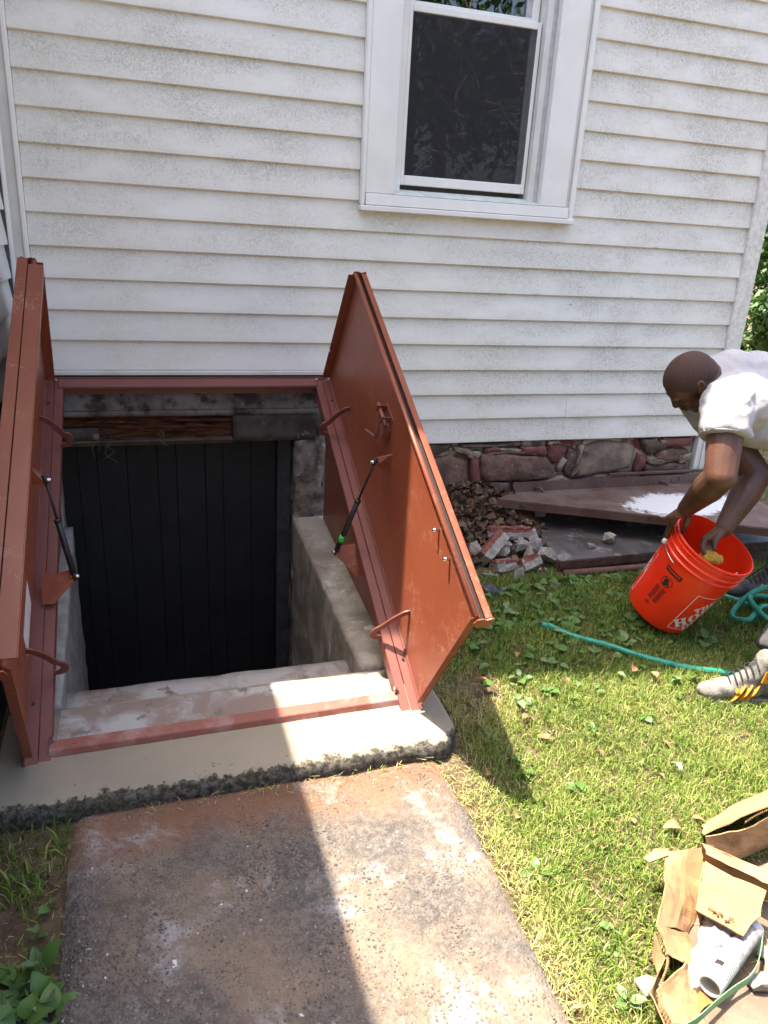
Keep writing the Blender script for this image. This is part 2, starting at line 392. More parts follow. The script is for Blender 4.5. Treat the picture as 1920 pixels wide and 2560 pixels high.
# ---------------------------------------------------------------- house
house = thing('house', 'white clapboard house with a mildewed vinyl gable wall and attached wing', 'house', (1.6, .02, .16))
WX0, WX1, WZ0, WZ1 = 1.246, 2.224, 1.543, 3.06        # window outside casing
PX1 = 3.205
def eave(x): return 4.46 + (x if x < 1.6 else 3.2 - x)   # gable line
def panel(x0, x1, n, parent=house, axis='y', base=0., seed=0, name='siding_panel'):
    """one clapboard course between x0 and x1; axis 'y' faces -y, axis 'x' faces +x (x0,x1 then are y values)"""
    z0, z1 = lv(n), lv(n + 1) + .006; j = rnd.uniform(-.0008, .0008)
    prof = [(.0165, z0 + .004), (.0165, z0), (.002 + j, z0 - .0005), (-.0005 + j, z0 + .0025), (.0005 + j, z0 + .016), (.0135, z1), (.0165, z1)]
    k = max(1, int((x1 - x0) / .35)); vs = []; fs = []
    for i in range(k + 1):
        x = x0 + (x1 - x0) * i / k; wv = .0011 * noise.noise(Vector((x * 2.3, n * 1.7, seed)))
        for y, z in prof:
            yy = y + (wv if y < .016 else 0)
            vs.append((x, yy + base, z + wv * .7) if axis == 'y' else (base - yy, x, z + wv * .7))
    m = len(prof)
    for i in range(k):
        for a in range(m - 1): fs.append((i * m + a, (i + 1) * m + a, (i + 1) * m + a + 1, i * m + a + 1))
    fs += [tuple(range(m)), tuple(range(k * m, k * m + m))[::-1]]
    return pyd(name, vs, fs, SID, parent)
SEAMS = {0: 2.35, 2: 1.86, 4: 1.60, 6: 1.56, 8: .62, 10: 2.62, 12: .55, 14: 2.7}
for n in range(0, 48):
    z0 = lv(n); zm = z0 + S
    xa = 1.14 if n < 3 else .001; xb = PX1
    if zm > 4.46: xa = max(xa, zm - 4.46); xb = min(xb, 3.2 - (zm - 4.46))
    if xb - xa < .15: break
    segs = [(xa, xb)]
    if zm > WZ0 + .004 and z0 < WZ1 - .004 and n != 8:
        segs = [(xa, WX0 - .001), (WX1 + .001, xb)]
    s = SEAMS.get(n // 2 * 2)
    for a, b in segs:
        if s and a + .2 < s < b - .2 and n < 16:
            panel(a, s, n, seed=1); panel(s - .012, b, n, seed=2, base=-.0007)
        else: panel(a, b, n)
# course 8 runs under the window and is notched by it
# (lv(8)=1.463 .. 1.577: the casing foot covers its upper edge)
bm = bmesh.new()
prism(bm, [Vector((0.001, .0185, .9)), Vector((0.001, .0185, 4.4)), Vector((1.248, .0185, 5.6)), Vector((1.248, .0185, .9))], (0, .08, 0))
prism(bm, [Vector((1.2482, .0185, .55)), Vector((1.2482, .0185, 1.55)), Vector((2.222, .0185, 1.55)), Vector((2.222, .0185, .55))], (0, .08, 0))
prism(bm, [Vector((1.2482, .0185, 3.05)), Vector((1.2482, .0185, 5.6)), Vector((1.6, .0185, 6.0)), Vector((2.222, .0185, 5.38)), Vector((2.222, .0185, 3.05))], (0, .08, 0))
prism(bm, [Vector((2.2222, .0185, .55)), Vector((2.2222, .0185, 5.38)), Vector((3.2, .0185, 4.4)), Vector((3.2, .0185, .55))], (0, .08, 0))
bmo('gable_wall', bm, M('wall_core', (.25, .22, .18)), house)
# starter rail over the hatch
bbox('starter_strip', (.005, -.012, .872), (1.135, .012, .8895), WHITED, house, .002)
bbox('drip_gap', (.02, -.004, .858), (1.125, .03, .8715), M('dark_gap', (.02, .018, .016)), house, 0)
# corner trims
bm = bmesh.new(); box(bm, (-.058, -.004, .87), (-.018, .014, 2.72)); box(bm, (-.0575, -.058, .87), (-.046, -.0045, 2.72)); bmo('inside_corner_back', bm, WHITED, house)
bbox('inside_corner_lip', (-.0165, -.016, .87), (.0, .012, 2.74), WHITE, house, .003)
bbox('inside_corner_lip', (-.0585, -.074, .87), (-.044, -.0592, 2.74), WHITE, house, .003)
bbox('outside_corner_trim', (3.2055, -.014, .56), (3.298, .08, 4.5), M('mildew_trim', (.74, .73, .68), (.58, .57, .52), 45, rough=.5, bump=.0004), house, .006)
bm = bmesh.new()
for i in range(4): box(bm, (3.16 + .019 * i, -.006 + .006 * (i % 2), .36), (3.176 + .019 * i, .03, .5455))
bmo('ribbed_corner_foot', bm, WHITED, house)
bbox('side_wall', (3.2, .1005, .36), (3.26, 7, 4.5), SID, house, 0)
# roof slabs: gable rake and wing eave (they cast the shade on the lawn and path)
ROOF = M('roof_shingle', (.07, .065, .06), (.11, .1, .1), 40, rough=.9)
SOFF = M('white_soffit', (.7, .7, .7), rough=.6)
for sgn in (-1, 1):
    bm = bmesh.new(); pk = Vector((1.6, -.3, 6.06)); ev = Vector((1.6 + sgn * 1.95, -.3, 6.06 - 1.95)); nrm = Vector((sgn * .7071, 0, .7071)) * .11
    prism(bm, [pk, ev, ev + nrm, pk + Vector((0, 0, .1556))], (0, 7.3, 0)); bmo('roof_slope', bm, ROOF, house)
bm = bmesh.new(); prism(bm, [Vector((-.03, -9, 2.735)), Vector((-.03, -9, 2.86)), Vector((-3.2, -9, 4.6)), Vector((-3.2, -9, 4.47))], (0, 8.97, 0)); bmo('wing_roof', bm, ROOF, house)
bbox('wing_roof_back', (-3.2, -.03, 2.7), (-.06, 7, 2.78), ROOF, house, 0)
# wing wall on the left
for n in range(3, 20): panel(-9, -.0755, n, axis='x', base=-.0605, name='wing_siding_panel')
bbox('wing_wall', (-.2, -9, -.02), (-.0775, -.0755, 2.73), M('wing_foundation', (.07, .07, .075), (.11, .1, .1), 12, rough=.9, bump=.004), house, 0)
bbox('wing_return_wall', (-.2, -.0750, -.02), (-.0590, 7, 2.735), M('wing_foundation', (.1, .1, .1)), house, 0)
# ---------------------------------------------------------------- window
win = bmo('window', (lambda b: (box(b, (1.40, .052, 1.652), (2.045, .0535, 1.6535)), b)[1])(bmesh.new()), WHITE, house)
bbox('casing', (WX0 + .018, -.022, 1.609), (1.386, .06, 2.93), WHITE, win, .003)
bbox('casing', (2.052, -.022, 1.609), (2.18, .06, 2.93), WHITE, win, .003)
bbox('casing', (1.2645, -.0225, 2.931), (2.1795, .06, 3.05), WHITE, win, .003)
bbox('channel', (WX0, -.026, 1.563), (1.2635, .018, 3.06), WHITE, win, .004)
bbox('channel', (2.181, -.014, 1.563), (2.196, .018, 3.06), WHITED, win, .003)
bbox('channel', (2.197, -.028, 1.547), (WX1 - .004, .018, 3.06), WHITE, win, .004)
bm = bmesh.new(); boxv(bm, [(1.266, -.03, 1.564), (2.193, -.03, 1.564), (2.193, .05, 1.564), (1.266, .05, 1.564), (1.266, -.026, 1.6075), (2.193, -.026, 1.6075), (2.193, .05, 1.6085), (1.266, .05, 1.6085)]); bevel(bm, .002)
bmo('sill_board', bm, WHITE, win)
bbox('sill_lip', (WX0 - .002, -.034, 1.541), (WX1 + .002, .018, 1.562), WHITE, win, .003)
bm = bmesh.new(); boxv(bm, [(1.388, -.0255, 1.609), (2.05, -.0255, 1.609), (2.05, .052, 1.609), (1.388, .052, 1.609), (1.388, -.02, 1.612), (2.05, -.02, 1.612), (2.05, .052, 1.634), (1.388, .052, 1.634)])
bmo('sloped_sill', bm, M('green_tinged_sill', (.62, .66, .6), (.5, .54, .46), 30, rough=.6, spots=[((.12, .13, .08), 70, .66, .72)]), win)
for a, b in ((1.387, 1.426), (2.006, 2.0515)):
    bbox('jamb', (a, .03 if a < 1.5 else .012, 1.62), (b, .10, 2.93), WHITED if a > 1.5 else WHITE, win, .002)
bbox('jamb_track', (2.03, .011, 1.62), (2.0505, .0285, 2.93), M('grey_track', (.5, .5, .5)), win, .002)
def sash(name, x0, x1, z0, z1, y, t, st, rail_b, rail_t, glass):
    s_ = bbox(name, (x0, y, z0), (x0 + st, y + t, z1), WHITE, win, .0025)
    bbox('stile', (x1 - st, y, z0), (x1, y + t, z1), WHITE, s_, .0025)
    bbox('bottom_rail', (x0 + st + .0004, y, z0), (x1 - st - .0004, y + t, z0 + rail_b), WHITE, s_, .0025)
    bbox('top_rail', (x0 + st + .0004, y, z1 - rail_t), (x1 - st - .0004, y + t, z1), WHITE, s_, .0025)
    bbox('inner_bead', (x1 - st - .024, y + .012, z0 + rail_b + .0004), (x1 - st - .0005, y + t, z1 - rail_t - .0004), M('grey_track', (.5, .5, .5)), s_, 0)
    g_ = bmesh.new(); box(g_, (x0 + st, y + .02, z0 + rail_b), (x1 - st - .024, y + .024, z1 - rail_t)); bmo('pane', g_, glass, s_)
    return s_
GL = mat_glass('window_glass')
sash('lower_sash', 1.428, 2.001, 1.652, 2.296, .04, .03, .017, .037, .026, GL)
sash('upper_sash', 1.433, 2.001, 2.285, 2.92, .075, .03, .03, .03, .03, GL)
pyd('insect_screen', [(1.446, .043, 1.69), (1.984, .043, 1.69), (1.984, .043, 2.27), (1.446, .043, 2.27)], [(0, 1, 2, 3)], mat_screen(), win)
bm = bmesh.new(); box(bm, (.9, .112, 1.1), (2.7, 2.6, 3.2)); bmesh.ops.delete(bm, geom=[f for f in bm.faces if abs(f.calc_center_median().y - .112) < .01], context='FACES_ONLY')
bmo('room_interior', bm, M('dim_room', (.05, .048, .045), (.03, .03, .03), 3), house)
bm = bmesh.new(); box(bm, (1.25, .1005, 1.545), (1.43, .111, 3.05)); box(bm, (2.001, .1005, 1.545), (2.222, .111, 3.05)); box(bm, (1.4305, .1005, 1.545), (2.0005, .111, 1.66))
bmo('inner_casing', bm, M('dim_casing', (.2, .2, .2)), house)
# ---------------------------------------------------------------- foundation of irregular stones
STN = [M('stone_brown', (.20, .12, .088), (.10, .062, .048), 13, rough=.9, bump=.006, bscale=50, spots=[((.28, .24, .2), 40, .6, .7), ((.05, .045, .045), 22, .62, .7)]),
       M('stone_red', (.2, .068, .055), (.12, .05, .045), 14, rough=.85, bump=.005, bscale=60, spots=[((.36, .31, .26), 26, .66, .72)]),
       M('stone_tan', (.27, .20, .15), (.15, .11, .09), 13, rough=.9, bump=.006, bscale=45, spots=[((.1, .085, .075), 30, .6, .7)]),
       M('stone_grey', (.125, .085, .065), (.065, .046, .037), 15, rough=.9, bump=.006, bscale=50, spots=[((.4, .37, .3), 20, .64, .7)])]
MORT = M('cream_mortar', (.42, .36, .28), (.17, .11, .09), 9, .5, .62, rough=.95, bump=.008, bscale=35, spots=[((.17, .055, .045), 7, .52, .6), ((.06, .05, .045), 16, .6, .68)])
bm = bmesh.new(); box(bm, (1.135, .035, -.6), (3.18, .2, .5475)); 
es = [e for e in bm.edges if e.calc_length() > .5]; bmesh.ops.subdivide_edges(bm, edges=es, cuts=40, use_grid_fill=True); roughen(bm, .006, 14, 3)
fnd = bmo('foundation', bm, MORT, house, True)
def stone(poly, mi, proud=.035, seed=0, name='stone'):
    c = Vector((sum(p[0] for p in poly) / len(poly), 0, sum(p[1] for p in poly) / len(poly)))
    bm = bmesh.new(); rings = []
    for k, (sc_, y) in enumerate(((1.05, .05), (1.03, .026), (.97, .016), (.80, .011))):
        r = []
        for i in range(len(poly)):
            a = Vector((poly[i][0], 0, poly[i][1])); b = Vector((poly[(i + 1) % len(poly)][0], 0, poly[(i + 1) % len(poly)][1]))
            for t in (0, .33, .67):
                p = a.lerp(b, t); p = c + (p - c) * sc_; p.y = y - (proud - .035)
                if k: p += (noise.noise_vector(p * 22 + Vector((seed, seed * 2, 0))) * .012 + noise.noise_vector(p * 75) * .006)
                r.append(bm.verts.new(p))
        rings.append(r)
    m = len(rings[0])
    for a, b in zip(rings, rings[1:]):
        for k in range(m): bm.faces.new((a[k], a[(k + 1) % m], b[(k + 1) % m], b[k]))
    cv = bm.verts.new(c + Vector((0, .010 - (proud - .035), 0)))
    for k in range(m): bm.faces.new((rings[-1][k], rings[-1][(k + 1) % m], cv))
    return bmo(name, bm, STN[mi], fnd, True)
for i, (mi, poly) in enumerate([
    (0, [(1.637, .465), (1.753, .478), (1.845, .451), (1.862, .277), (1.741, .2), (1.64, .2)]),
    (1, [(1.852, .484), (1.892, .474), (1.915, .368), (1.922, .26), (1.876, .25), (1.866, .377)]),
    (0, [(1.912, .488), (2.08, .478), (2.255, .463), (2.318, .396), (2.293, .345), (2.096, .346), (1.97, .347), (1.925, .372)]),
    (1, [(2.27, .514), (2.334, .522), (2.388, .508), (2.377, .446), (2.323, .42), (2.272, .462)]),
    (3, [(2.397, .495), (2.44, .49), (2.443, .403), (2.418, .346), (2.372, .386)]),
    (1, [(1.922, .518), (1.996, .522), (2.03, .505), (2.008, .495), (1.938, .501)]),
    (3, [(1.60, .54), (1.76, .535), (1.76, .507), (1.678, .49), (1.60, .485)]),
    (3, [(1.80, .54), (2.105, .54), (2.11, .525), (1.80, .522)]),
    (3, [(1.932, .335), (2.083, .334), (2.09, .2), (1.94, .2)]),
    (2, [(2.468, .504), (2.574, .528), (2.745, .518), (2.795, .468), (2.78, .376), (2.605, .362), (2.452, .342), (2.46, .424)]),
    (1, [(2.812, .458), (2.868, .432), (2.842, .36), (2.802, .36)]),
    (3, [(2.812, .53), (2.901, .538), (2.932, .51), (2.895, .452), (2.845, .466)]),
    (0, [(2.935, .462), (3.017, .482), (3.135, .467), (3.125, .404), (2.985, .409), (2.92, .42)]),
    (3, [(2.86, .398), (3.009, .398), (3.12, .395), (3.12, .32), (2.865, .32)]),
    (2, [(2.11, .335), (2.29, .334), (2.36, .36), (2.42, .33), (2.40, .2), (2.12, .2)]),
    (0, [(2.44, .328), (2.60, .35), (2.78, .362), (2.84, .35), (2.84, .2), (2.44, .2)]),
    (1, [(2.95, .535), (3.13, .535), (3.13, .49), (3.02, .495), (2.95, .51)]),
    (1, [(2.12, .515), (2.25, .512), (2.25, .475), (2.12, .483)]),
    (0, [(1.40, .46), (1.63, .46), (1.63, .2), (1.40, .2)])]):
    stone(poly, mi, .035 + .010 * (i % 3), i)

CRM = M('cream_mortar_smear', (.27, .22, .165), (.17, .12, .09), 20, rough=.95, bump=.006, bscale=60, spots=[((.16, .1, .08), 30, .6, .68)])
STN.append(CRM)
for i, poly in enumerate([[(1.76, .53), (1.83, .525), (1.86, .50), (1.90, .505), (1.905, .45), (1.885, .47), (1.86, .465), (1.82, .495), (1.77, .505)], [(1.93, .515), (2.05, .512), (2.16, .508), (2.26, .50), (2.26, .47), (2.15, .478), (2.06, .492), (1.94, .485)], [(2.36, .455), (2.388, .44), (2.372, .41), (2.345, .375), (2.335, .40)], [(2.448, .51), (2.475, .525), (2.462, .44), (2.44, .34), (2.425, .355), (2.445, .43)], [(2.27, .54), (2.31, .54), (2.29, .52), (2.268, .518)], [(2.86, .44), (2.90, .445), (2.93, .42), (2.99, .41), (2.96, .395), (2.88, .40)], [(3.08, .45), (3.14, .455), (3.14, .41), (3.07, .40)], [(2.93, .53), (2.97, .525), (2.95, .50), (2.92, .51)]]):
    stone(poly, 4, .048 + .002 * (i % 3), 60 + i, 'mortar_patch')
# ---------------------------------------------------------------- concrete stairwell (slab, curbs, steps)
stair = thing('concrete_stairwell', 'pale trowelled concrete surround and steps below the open cellar hatch', 'stairwell', (.56, -1.0, 0))
def rbox(name, vs, mat, parent, amp, freq, maxlen, seed=0):
    bm = bmesh.new(); boxv(bm, [Vector(v) for v in vs]); bmesh.ops.recalc_face_normals(bm, faces=bm.faces[:]); roughen(bm, amp, freq, seed, maxlen=maxlen)
    return bmo(name, bm, mat, parent, True)
def slab():
    # profile along y: pit ledge, flat top, sloped nose, broken front face
    prof = [(-1.097, -.12), (-1.099, .078), (-1.108, .0835), (-1.18, .084), (-1.30, .084), (-1.42, .080), (-1.478, .0755), (-1.500, .068), (-1.513, .048), (-1.510, .018), (-1.50, -.03), (-1.45, -.12)]
    bm = bmesh.new(); K = 120; rows = []
    for i in range(K + 1):
        x = -.057 + (1.208 + .057) * i / K; r = []
        for j, (y, z) in enumerate(prof):
            p = Vector((x, y, z)); w_ = (0, .5, .5, .3, .2, .3, .5, .8, 1.5, 2.0, 2, 0)[j]
            p += noise.noise_vector(Vector((x * 16, j * .35, 2))) * .004 * w_ + noise.noise_vector(Vector((x * 60, j * .8, 5))) * .0022 * w_
            if x > 1.15 and y < -1.3: p.y += (x - 1.15) * .9 * (1 if y < -1.4 else .3)
            r.append(bm.verts.new(p))
        rows.append(r)
    for a, b in zip(rows, rows[1:]):
        for j in range(len(prof) - 1): bm.faces.new((a[j], b[j], b[j + 1], a[j + 1]))
    for r in (rows[0], rows[-1]): bm.faces.new(r)
    return bmo('front_slab', bm, SLABM, stair, True)
slab()
# rough coat on the inner half of the slab
bm = bmesh.new(); g = []
for i in range(70):
    x = .085 + (1.06 - .085) * i / 69; r = []
    ed = -1.268 + .018 * noise.noise(Vector((x * 7, 1, 0))) + .008 * noise.noise(Vector((x * 30, 4, 0)))
    for j in range(9):
        y = -1.104 + (ed + 1.104) * j / 8
        r.append(bm.verts.new((x, y, .0885 - (.004 if j == 8 else 0) - (.012 if j == 0 else 0) + .0022 * noise.noise(Vector((x * 30, y * 30, 8))))))
    g.append(r)
for a, b in zip(g, g[1:]):
    for j in range(8): bm.faces.new((a[j], a[j + 1], b[j + 1], b[j]))
bmo('rough_coat', bm, CONC, stair, True)
rbox('curb', [(1.0, -1.095, -.9), (1.135, -1.095, -.9), (1.135, .03, -.9), (1.0, .03, -.9), (1.018, -1.095, .083), (1.145, -1.095, .083), (1.145, .03, .222), (.992, .03, .222)], CURB, stair, .006, 16, .06, 2)
rbox('curb', [(-.05, -1.095, -.9), (.10, -1.095, -.9), (.055, .03, -.9), (-.05, .03, -.9), (-.05, -1.095, .083), (.082, -1.095, .083), (.055, .03, .222), (-.05, .03, .222)], M('grey_curb', (.36, .35, .32), (.24, .225, .2), 9, rough=.9, bump=.004, bscale=45, spots=[((.1, .095, .085), 38, .62, .68)]), stair, .007, 14, .06, 5)
for i in range(5):
    z = 0 - .19 * i; y0 = -1.096 + (.0 if i == 0 else .205 + .2 * (i - 1)); y1 = -.89 + .2 * i
    rbox('step', [(.07, y0, z - .3), (1.03, y0, z - .3), (1.03, y1, z - .3), (.07, y1, z - .3), (.07, y0, z), (1.03, y0, z), (1.03, y1, z), (.07, y1, z)], CONC, stair, .004, 18, .07, 9 + i)
bbox('landing', (.05, -.14, -1.1), (1.05, .3, -.9), CURB, stair, 0)
# ---------------------------------------------------------------- cellar wall, lintel and plank door (parts of the house), with added light stops
GW = M('grey_old_board', (.20, .19, .175), (.11, .10, .09), 6, rough=.8, bump=.003, bscale=40, spots=[((.035, .03, .026), 7, .48, .62), ((.26, .25, .24), 45, .66, .72)])
def mat_rot():
    k = NT('rotten_wood'); v = k.pos(); m_ = k.mapv(v, (3, 20, 26)); n_ = k.noise(m_, 3, 7, .7, .6)
    c = k.mix(k.ramp(n_, .35, .65), (.04, .016, .009), (.15, .065, .03)); k.col(c); k.rough(.85); k.spec(.15); k.bump(n_, .01); return k.m
ROT = mat_rot()
lint = bbox('lintel_board', (.03, -.006, .7275), (1.125, .03, .835), GW, house, .003)
rbox('lintel_board', [(.03, -.002, .703), (1.1, -.002, .699), (1.1, .03, .699), (.03, .03, .703), (.03, -.004, .726), (1.1, -.004, .726), (1.1, .03, .726), (.03, .03, .726)], GW, house, .003, 24, .05, 3)
bm = bmesh.new(); g = []
for i in range(90):
    x = .045 + .68 * i / 89; r = []
    for j in range(16):
        z = .604 + .098 * j / 15; h = noise.noise(Vector((x * 6, z * 55, 3))) * .018 + noise.noise(Vector((x * 16, z * 130, 7))) * .008
        r.append(bm.verts.new((x, .03 + h, z)))
    g.append(r)
for a, b in zip(g, g[1:]):
    for j in range(15): bm.faces.new((a[j], b[j], b[j + 1], a[j + 1]))
rot = bmo('rotten_beam', bm, ROT, house, True)
for i in range(16):
    x = rnd.uniform(.08, .6); z = rnd.uniform(.615, .69); L_ = rnd.uniform(.06, .2)
    bm = bmesh.new(); tube(bm, [(x, .012, z), (x + L_ * .5, rnd.uniform(-.004, .012), z + rnd.uniform(-.004, .006)), (x + L_, .02, z + rnd.uniform(-.008, .008))], [.0045, .006, .002], 4); bmo('splinter', bm, ROT, rot)
rbox('beam_stub', [(.727, -.004, .588), (1.09, -.004, .585), (1.09, .09, .585), (.727, .09, .588), (.727, -.004, .698), (1.09, -.004, .697), (1.09, .09, .697), (.727, .09, .698)], M('stained_beam', (.1, .085, .07), (.05, .04, .033), 8, rough=.9, bump=.003, spots=[((.17, .16, .15), 14, .6, .68)]), house, .004, 22, .04, 4)
rbox('beam_stub', [(.035, -.003, .604), (.19, -.003, .604), (.19, .02, .604), (.035, .02, .604), (.035, -.003, .652), (.185, -.003, .655), (.185, .02, .655), (.035, .02, .652)], MATS['stained_beam'], house, .004, 22, .04, 6)
for z in (.592, .577): bbox('head_rail', (.03, -.004 + (.592 - z), z), (.726, .1, z + .011), M('stained_rail', (.11, .08, .06), (.06, .045, .035), 12, rough=.8), house, .002)
for i in range(7):
    x = rnd.choice([.16, .17, .22, .18, .43, .42, .31]); p = Vector((x, -.006, rnd.uniform(.58, .65)))
    pts = [p + Vector((rnd.uniform(-.02, .03) * t, -.01 * t, -.045 * t * t + rnd.uniform(-.008, .008))) for t in (0, .4, .8, 1.2)]
    tubeo('root_fibre', spline(pts, 3), .0009, M('dry_fibre', (.2, .15, .1)), rot, 4)
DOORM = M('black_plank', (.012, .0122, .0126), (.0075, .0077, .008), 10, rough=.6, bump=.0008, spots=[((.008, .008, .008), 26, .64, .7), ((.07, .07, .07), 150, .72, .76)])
door = thing('cellar_door', None, None); door.parent = house; door.location = (0, 0, 0); door.matrix_parent_inverse = PW(house).inverted()
bounds = [.02, .088, .165, .285, .412, .491, .615, .693, .818, .93]
for a, b in zip(bounds, bounds[1:]): bbox('plank', (a + .0006, .12 + rnd.uniform(0, .003), -.9), (b - .0006, .15, .60), DOORM, door, .0015)
bbox('door_light_stop', (.02, .151, -.9), (.93, .17, .6), DOORM, door, 0)  # backing sheet added so no light comes through the plank gaps
bbox('door_jamb', (.934, .085, -.9), (.996, .16, .585), M('grey_jamb', (.06, .06, .06), (.035, .035, .035), 12, rough=.8), house, .003)
bbox('head_light_stop', (.02, .035, .5745), (.99, .16, .5765), M('grey_jamb', (.06, .06, .06)), house, 0)  # thin soffit sheet added to keep stray light off the door
rbox('stone_reveal', [(.999, .0, -.9), (1.13, .0, -.9), (1.13, .2, -.9), (.999, .2, -.9), (1.0, .0, .58), (1.13, .0, .6), (1.13, .2, .6), (1.0, .2, .58)], M('crumbling_plaster', (.3, .26, .22), (.1, .07, .055), 12, rough=.95, bump=.012, bscale=30, spots=[((.35, .33, .3), 15, .6, .66)]), house, .018, 14, .05, 8)
rbox('stone_reveal', [(-.05, .032, -.9), (.02, .032, -.9), (.02, .2, -.9), (-.05, .2, -.9), (-.05, .032, .58), (.02, .032, .58), (.02, .2, .58), (-.05, .2, .58)], M('grey_curb', (.3, .3, .3)), house, .004, 14, .08, 8)
bbox('ceiling_light_stop', (-.05, .0315, .836), (1.13, .5, .9), GW, house, 0)  # unseen cover added to stop light leaking in from above
# ---------------------------------------------------------------- steel bulkhead hatch
hatch = thing('cellar_hatch', 'red-brown steel cellar bulkhead with both door leaves swung open', 'bulkhead', (.573, -.69, .1))
U = Vector((0, -.86068, -.50915)); NN = Vector((0, -.50915, .86068)); HL = 1.516; LWD = .525
class Leaf:
    def __init__(s, P0, sgn, th):
        s.P0 = Vector(P0); s.sgn = sgn; t = math.radians(th)
        s.d = Vector((sgn * math.cos(t), 0, 0)) + NN * math.sin(t); s.N = U.cross(s.d).normalized()
        if s.N.x * sgn > 0: s.N.negate()
        s.X = Vector((-sgn, 0, 0))
    def p(s, a, b, c): return s.P0 + U * a + s.d * b + s.N * c          # leaf space
    def r(s, a, b, c): return s.P0 + U * a + NN * b + s.X * c           # rail space (slope plane)
    def box(s, name, A, B, mat, parent, rail=False, bev=.0015):
        f = s.r if rail else s.p; bm = bmesh.new()
        boxv(bm, [f(A[0], A[1], A[2]), f(B[0], A[1], A[2]), f(B[0], B[1], A[2]), f(A[0], B[1], A[2]), f(A[0], A[1], B[2]), f(B[0], A[1], B[2]), f(B[0], B[1], B[2]), f(A[0], B[1], B[2])])
        if bev: bevel(bm, bev)
        return bmo(name, bm, mat, parent)
def bolt(name, P, ax, r, h, mat, parent, n=6):
    ax = Vector(ax).normalized(); return tubeo(name, [P, P + ax * h], r, mat, parent, n, smooth=False)
def make_leaf(P0, sgn, th, left):
    F = Leaf(P0, sgn, th)
    leaf = F.box('door_leaf', (.002, .012, -.0012), (HL - .002, LWD, .0012), BROWN, hatch, bev=0)
    tag(leaf, 'left hatch door leaf beside the wing wall' if left else 'right hatch door leaf half lit by the sun')
    F.box('edge_flange', (.002, .012, .0014), (.0045, LWD - .004, .034), BROWN, leaf, bev=.0006)
    F.box('edge_flange', (HL - .0045, .03, .0014), (HL - .002, LWD - .004, .022), BROWN, leaf, bev=.0006)
    # free edge: inner bead, slot floor coloured dark for shade, outer strip
    bm = bmesh.new(); tube(bm, [F.p(.004, LWD - .002, .007), F.p(HL - .004, LWD - .002, .007)], .0075, 10); bmo('edge_bead', bm, BROWN, leaf, True)
    F.box('edge_slot', (.004, LWD - .022, -.0335 if not left else -.0415), (HL - .004, LWD - .016, -.0013), M('slot_shade', (.03, .012, .01)), leaf, bev=0)
    F.box('edge_strip', (.0, LWD - .004, -.034 if not left else -.042), (HL + .006, LWD + .004, -.016), BROWN, leaf, bev=.0025)
    F.box('edge_strip_lip', (.0, LWD - .03, -.036 if not left else -.044), (HL + .006, LWD + .002, -.0342 if not left else -.0422), BROWN, leaf, bev=0)
    for a in (-.004, HL + .0065):
        bm = bmesh.new(); pts = [F.p(a, LWD - .012, .016), F.p(a, LWD + .004, .010), F.p(a, LWD + .006, -.004), F.p(a, LWD + .001, -.018), F.p(a, LWD + .006, -.03), F.p(a, LWD + .006, -.037), F.p(a, LWD - .03, -.038), F.p(a, LWD - .035, .0)]
        prism(bm, pts, U * .0035 * (1 if a > 0 else -1)); bmo('end_cap', bm, BROWN, leaf)
    if left:
        F.box('edge_channel', (.0, LWD + .0042, -.044), (HL + .004, LWD + .0072, -.012), BROWN, leaf, bev=.001)
        F.box('edge_channel', (.03, LWD + .001, -.0095), (HL - .02, LWD + .006, .034), BROWN, leaf, bev=.001)
        F.box('edge_channel', (.03, LWD - .03, .0342), (HL - .02, LWD + .0055, .0362), BROWN, leaf, bev=0)
        F.box('sticker', (1.06, .075, .0016), (1.24, .19, .0022), STICK, leaf, bev=0)
    # hinge arms
    for a, b0 in ((.33 if left else .307, .118), (1.247, .122)):
        pts = spline([F.p(a, b0, .001), F.p(a, b0 - .004, .016), F.p(a, b0 - .035, .045), F.p(a, b0 - .075, .07), F.r(a, .032, .088), F.r(a, .012, .094), F.r(a, -.012, .086), F.r(a, -.018, .062)], 5)
        bm = bmesh.new(); tube(bm, pts, 1, 4, True, (.022, .0065), U); bevel(bm, .0012); bmo('hinge_arm', bm, BROWND, leaf)
    for a in (.13, HL - .17): bolt('screw', F.r(a, .001, .014), NN, .0045, .003, DARKSCREW, leaf, 8)
    bolt('bolt', F.p(.02, .17, .034), F.N, .006, .004, CHROME, leaf, 8)
    # side rail of the frame
    rail = F.box('side_rail', (.0, -.006, .0), (HL + .012, -.002, .030), BROWND, hatch, True)
    F.box('rail_ledge', (.0, -.009, .0312), (HL + .012, -.005, .062), BROWND, rail, True)
    F.box('rail_web', (.0, -.05, .0602), (HL + .002, -.0092, .062), BROWND, rail, True, 0)
    F.box('rail_hinge_bead', (.0, -.002, -.006), (HL + .01, .008, .004), BROWND, rail, True, .003)
    # triangular side plate below the rail
    x = F.P0.x - sgn * .004
    bm = bmesh.new(); prism(bm, [Vector((x, -.03, .215)), F.r(0.012, -.008, .004), F.r(HL - .005, -.008, .004), Vector((x, -1.34, .084)), Vector((x, -1.1, .084))], (-.003 * sgn, 0, 0)); bmo('side_plate', bm, BROWN, hatch)
    return F, leaf, rail
FR, leafR, railR = make_leaf((1.133, -.04, .859), 1, 86.6, False)
FL, leafL, railL = make_leaf((.014, -.04, .859), -1, 92.8, True)
bm = bmesh.new()
boxv(bm, [(.058, -.072, .828), (1.078, -.072, .828), (1.078, -.028, .828), (.058, -.028, .828), (.058, -.075, .842), (1.078, -.075, .842), (1.078, -.028, .862), (.058, -.028, .862)]); bevel(bm, .003)
hd = bmo('header', bm, BROWND, hatch); bbox('header_back', (.02, -.0275, .80), (1.12, -.02, .868), BROWND, hatch, 0)
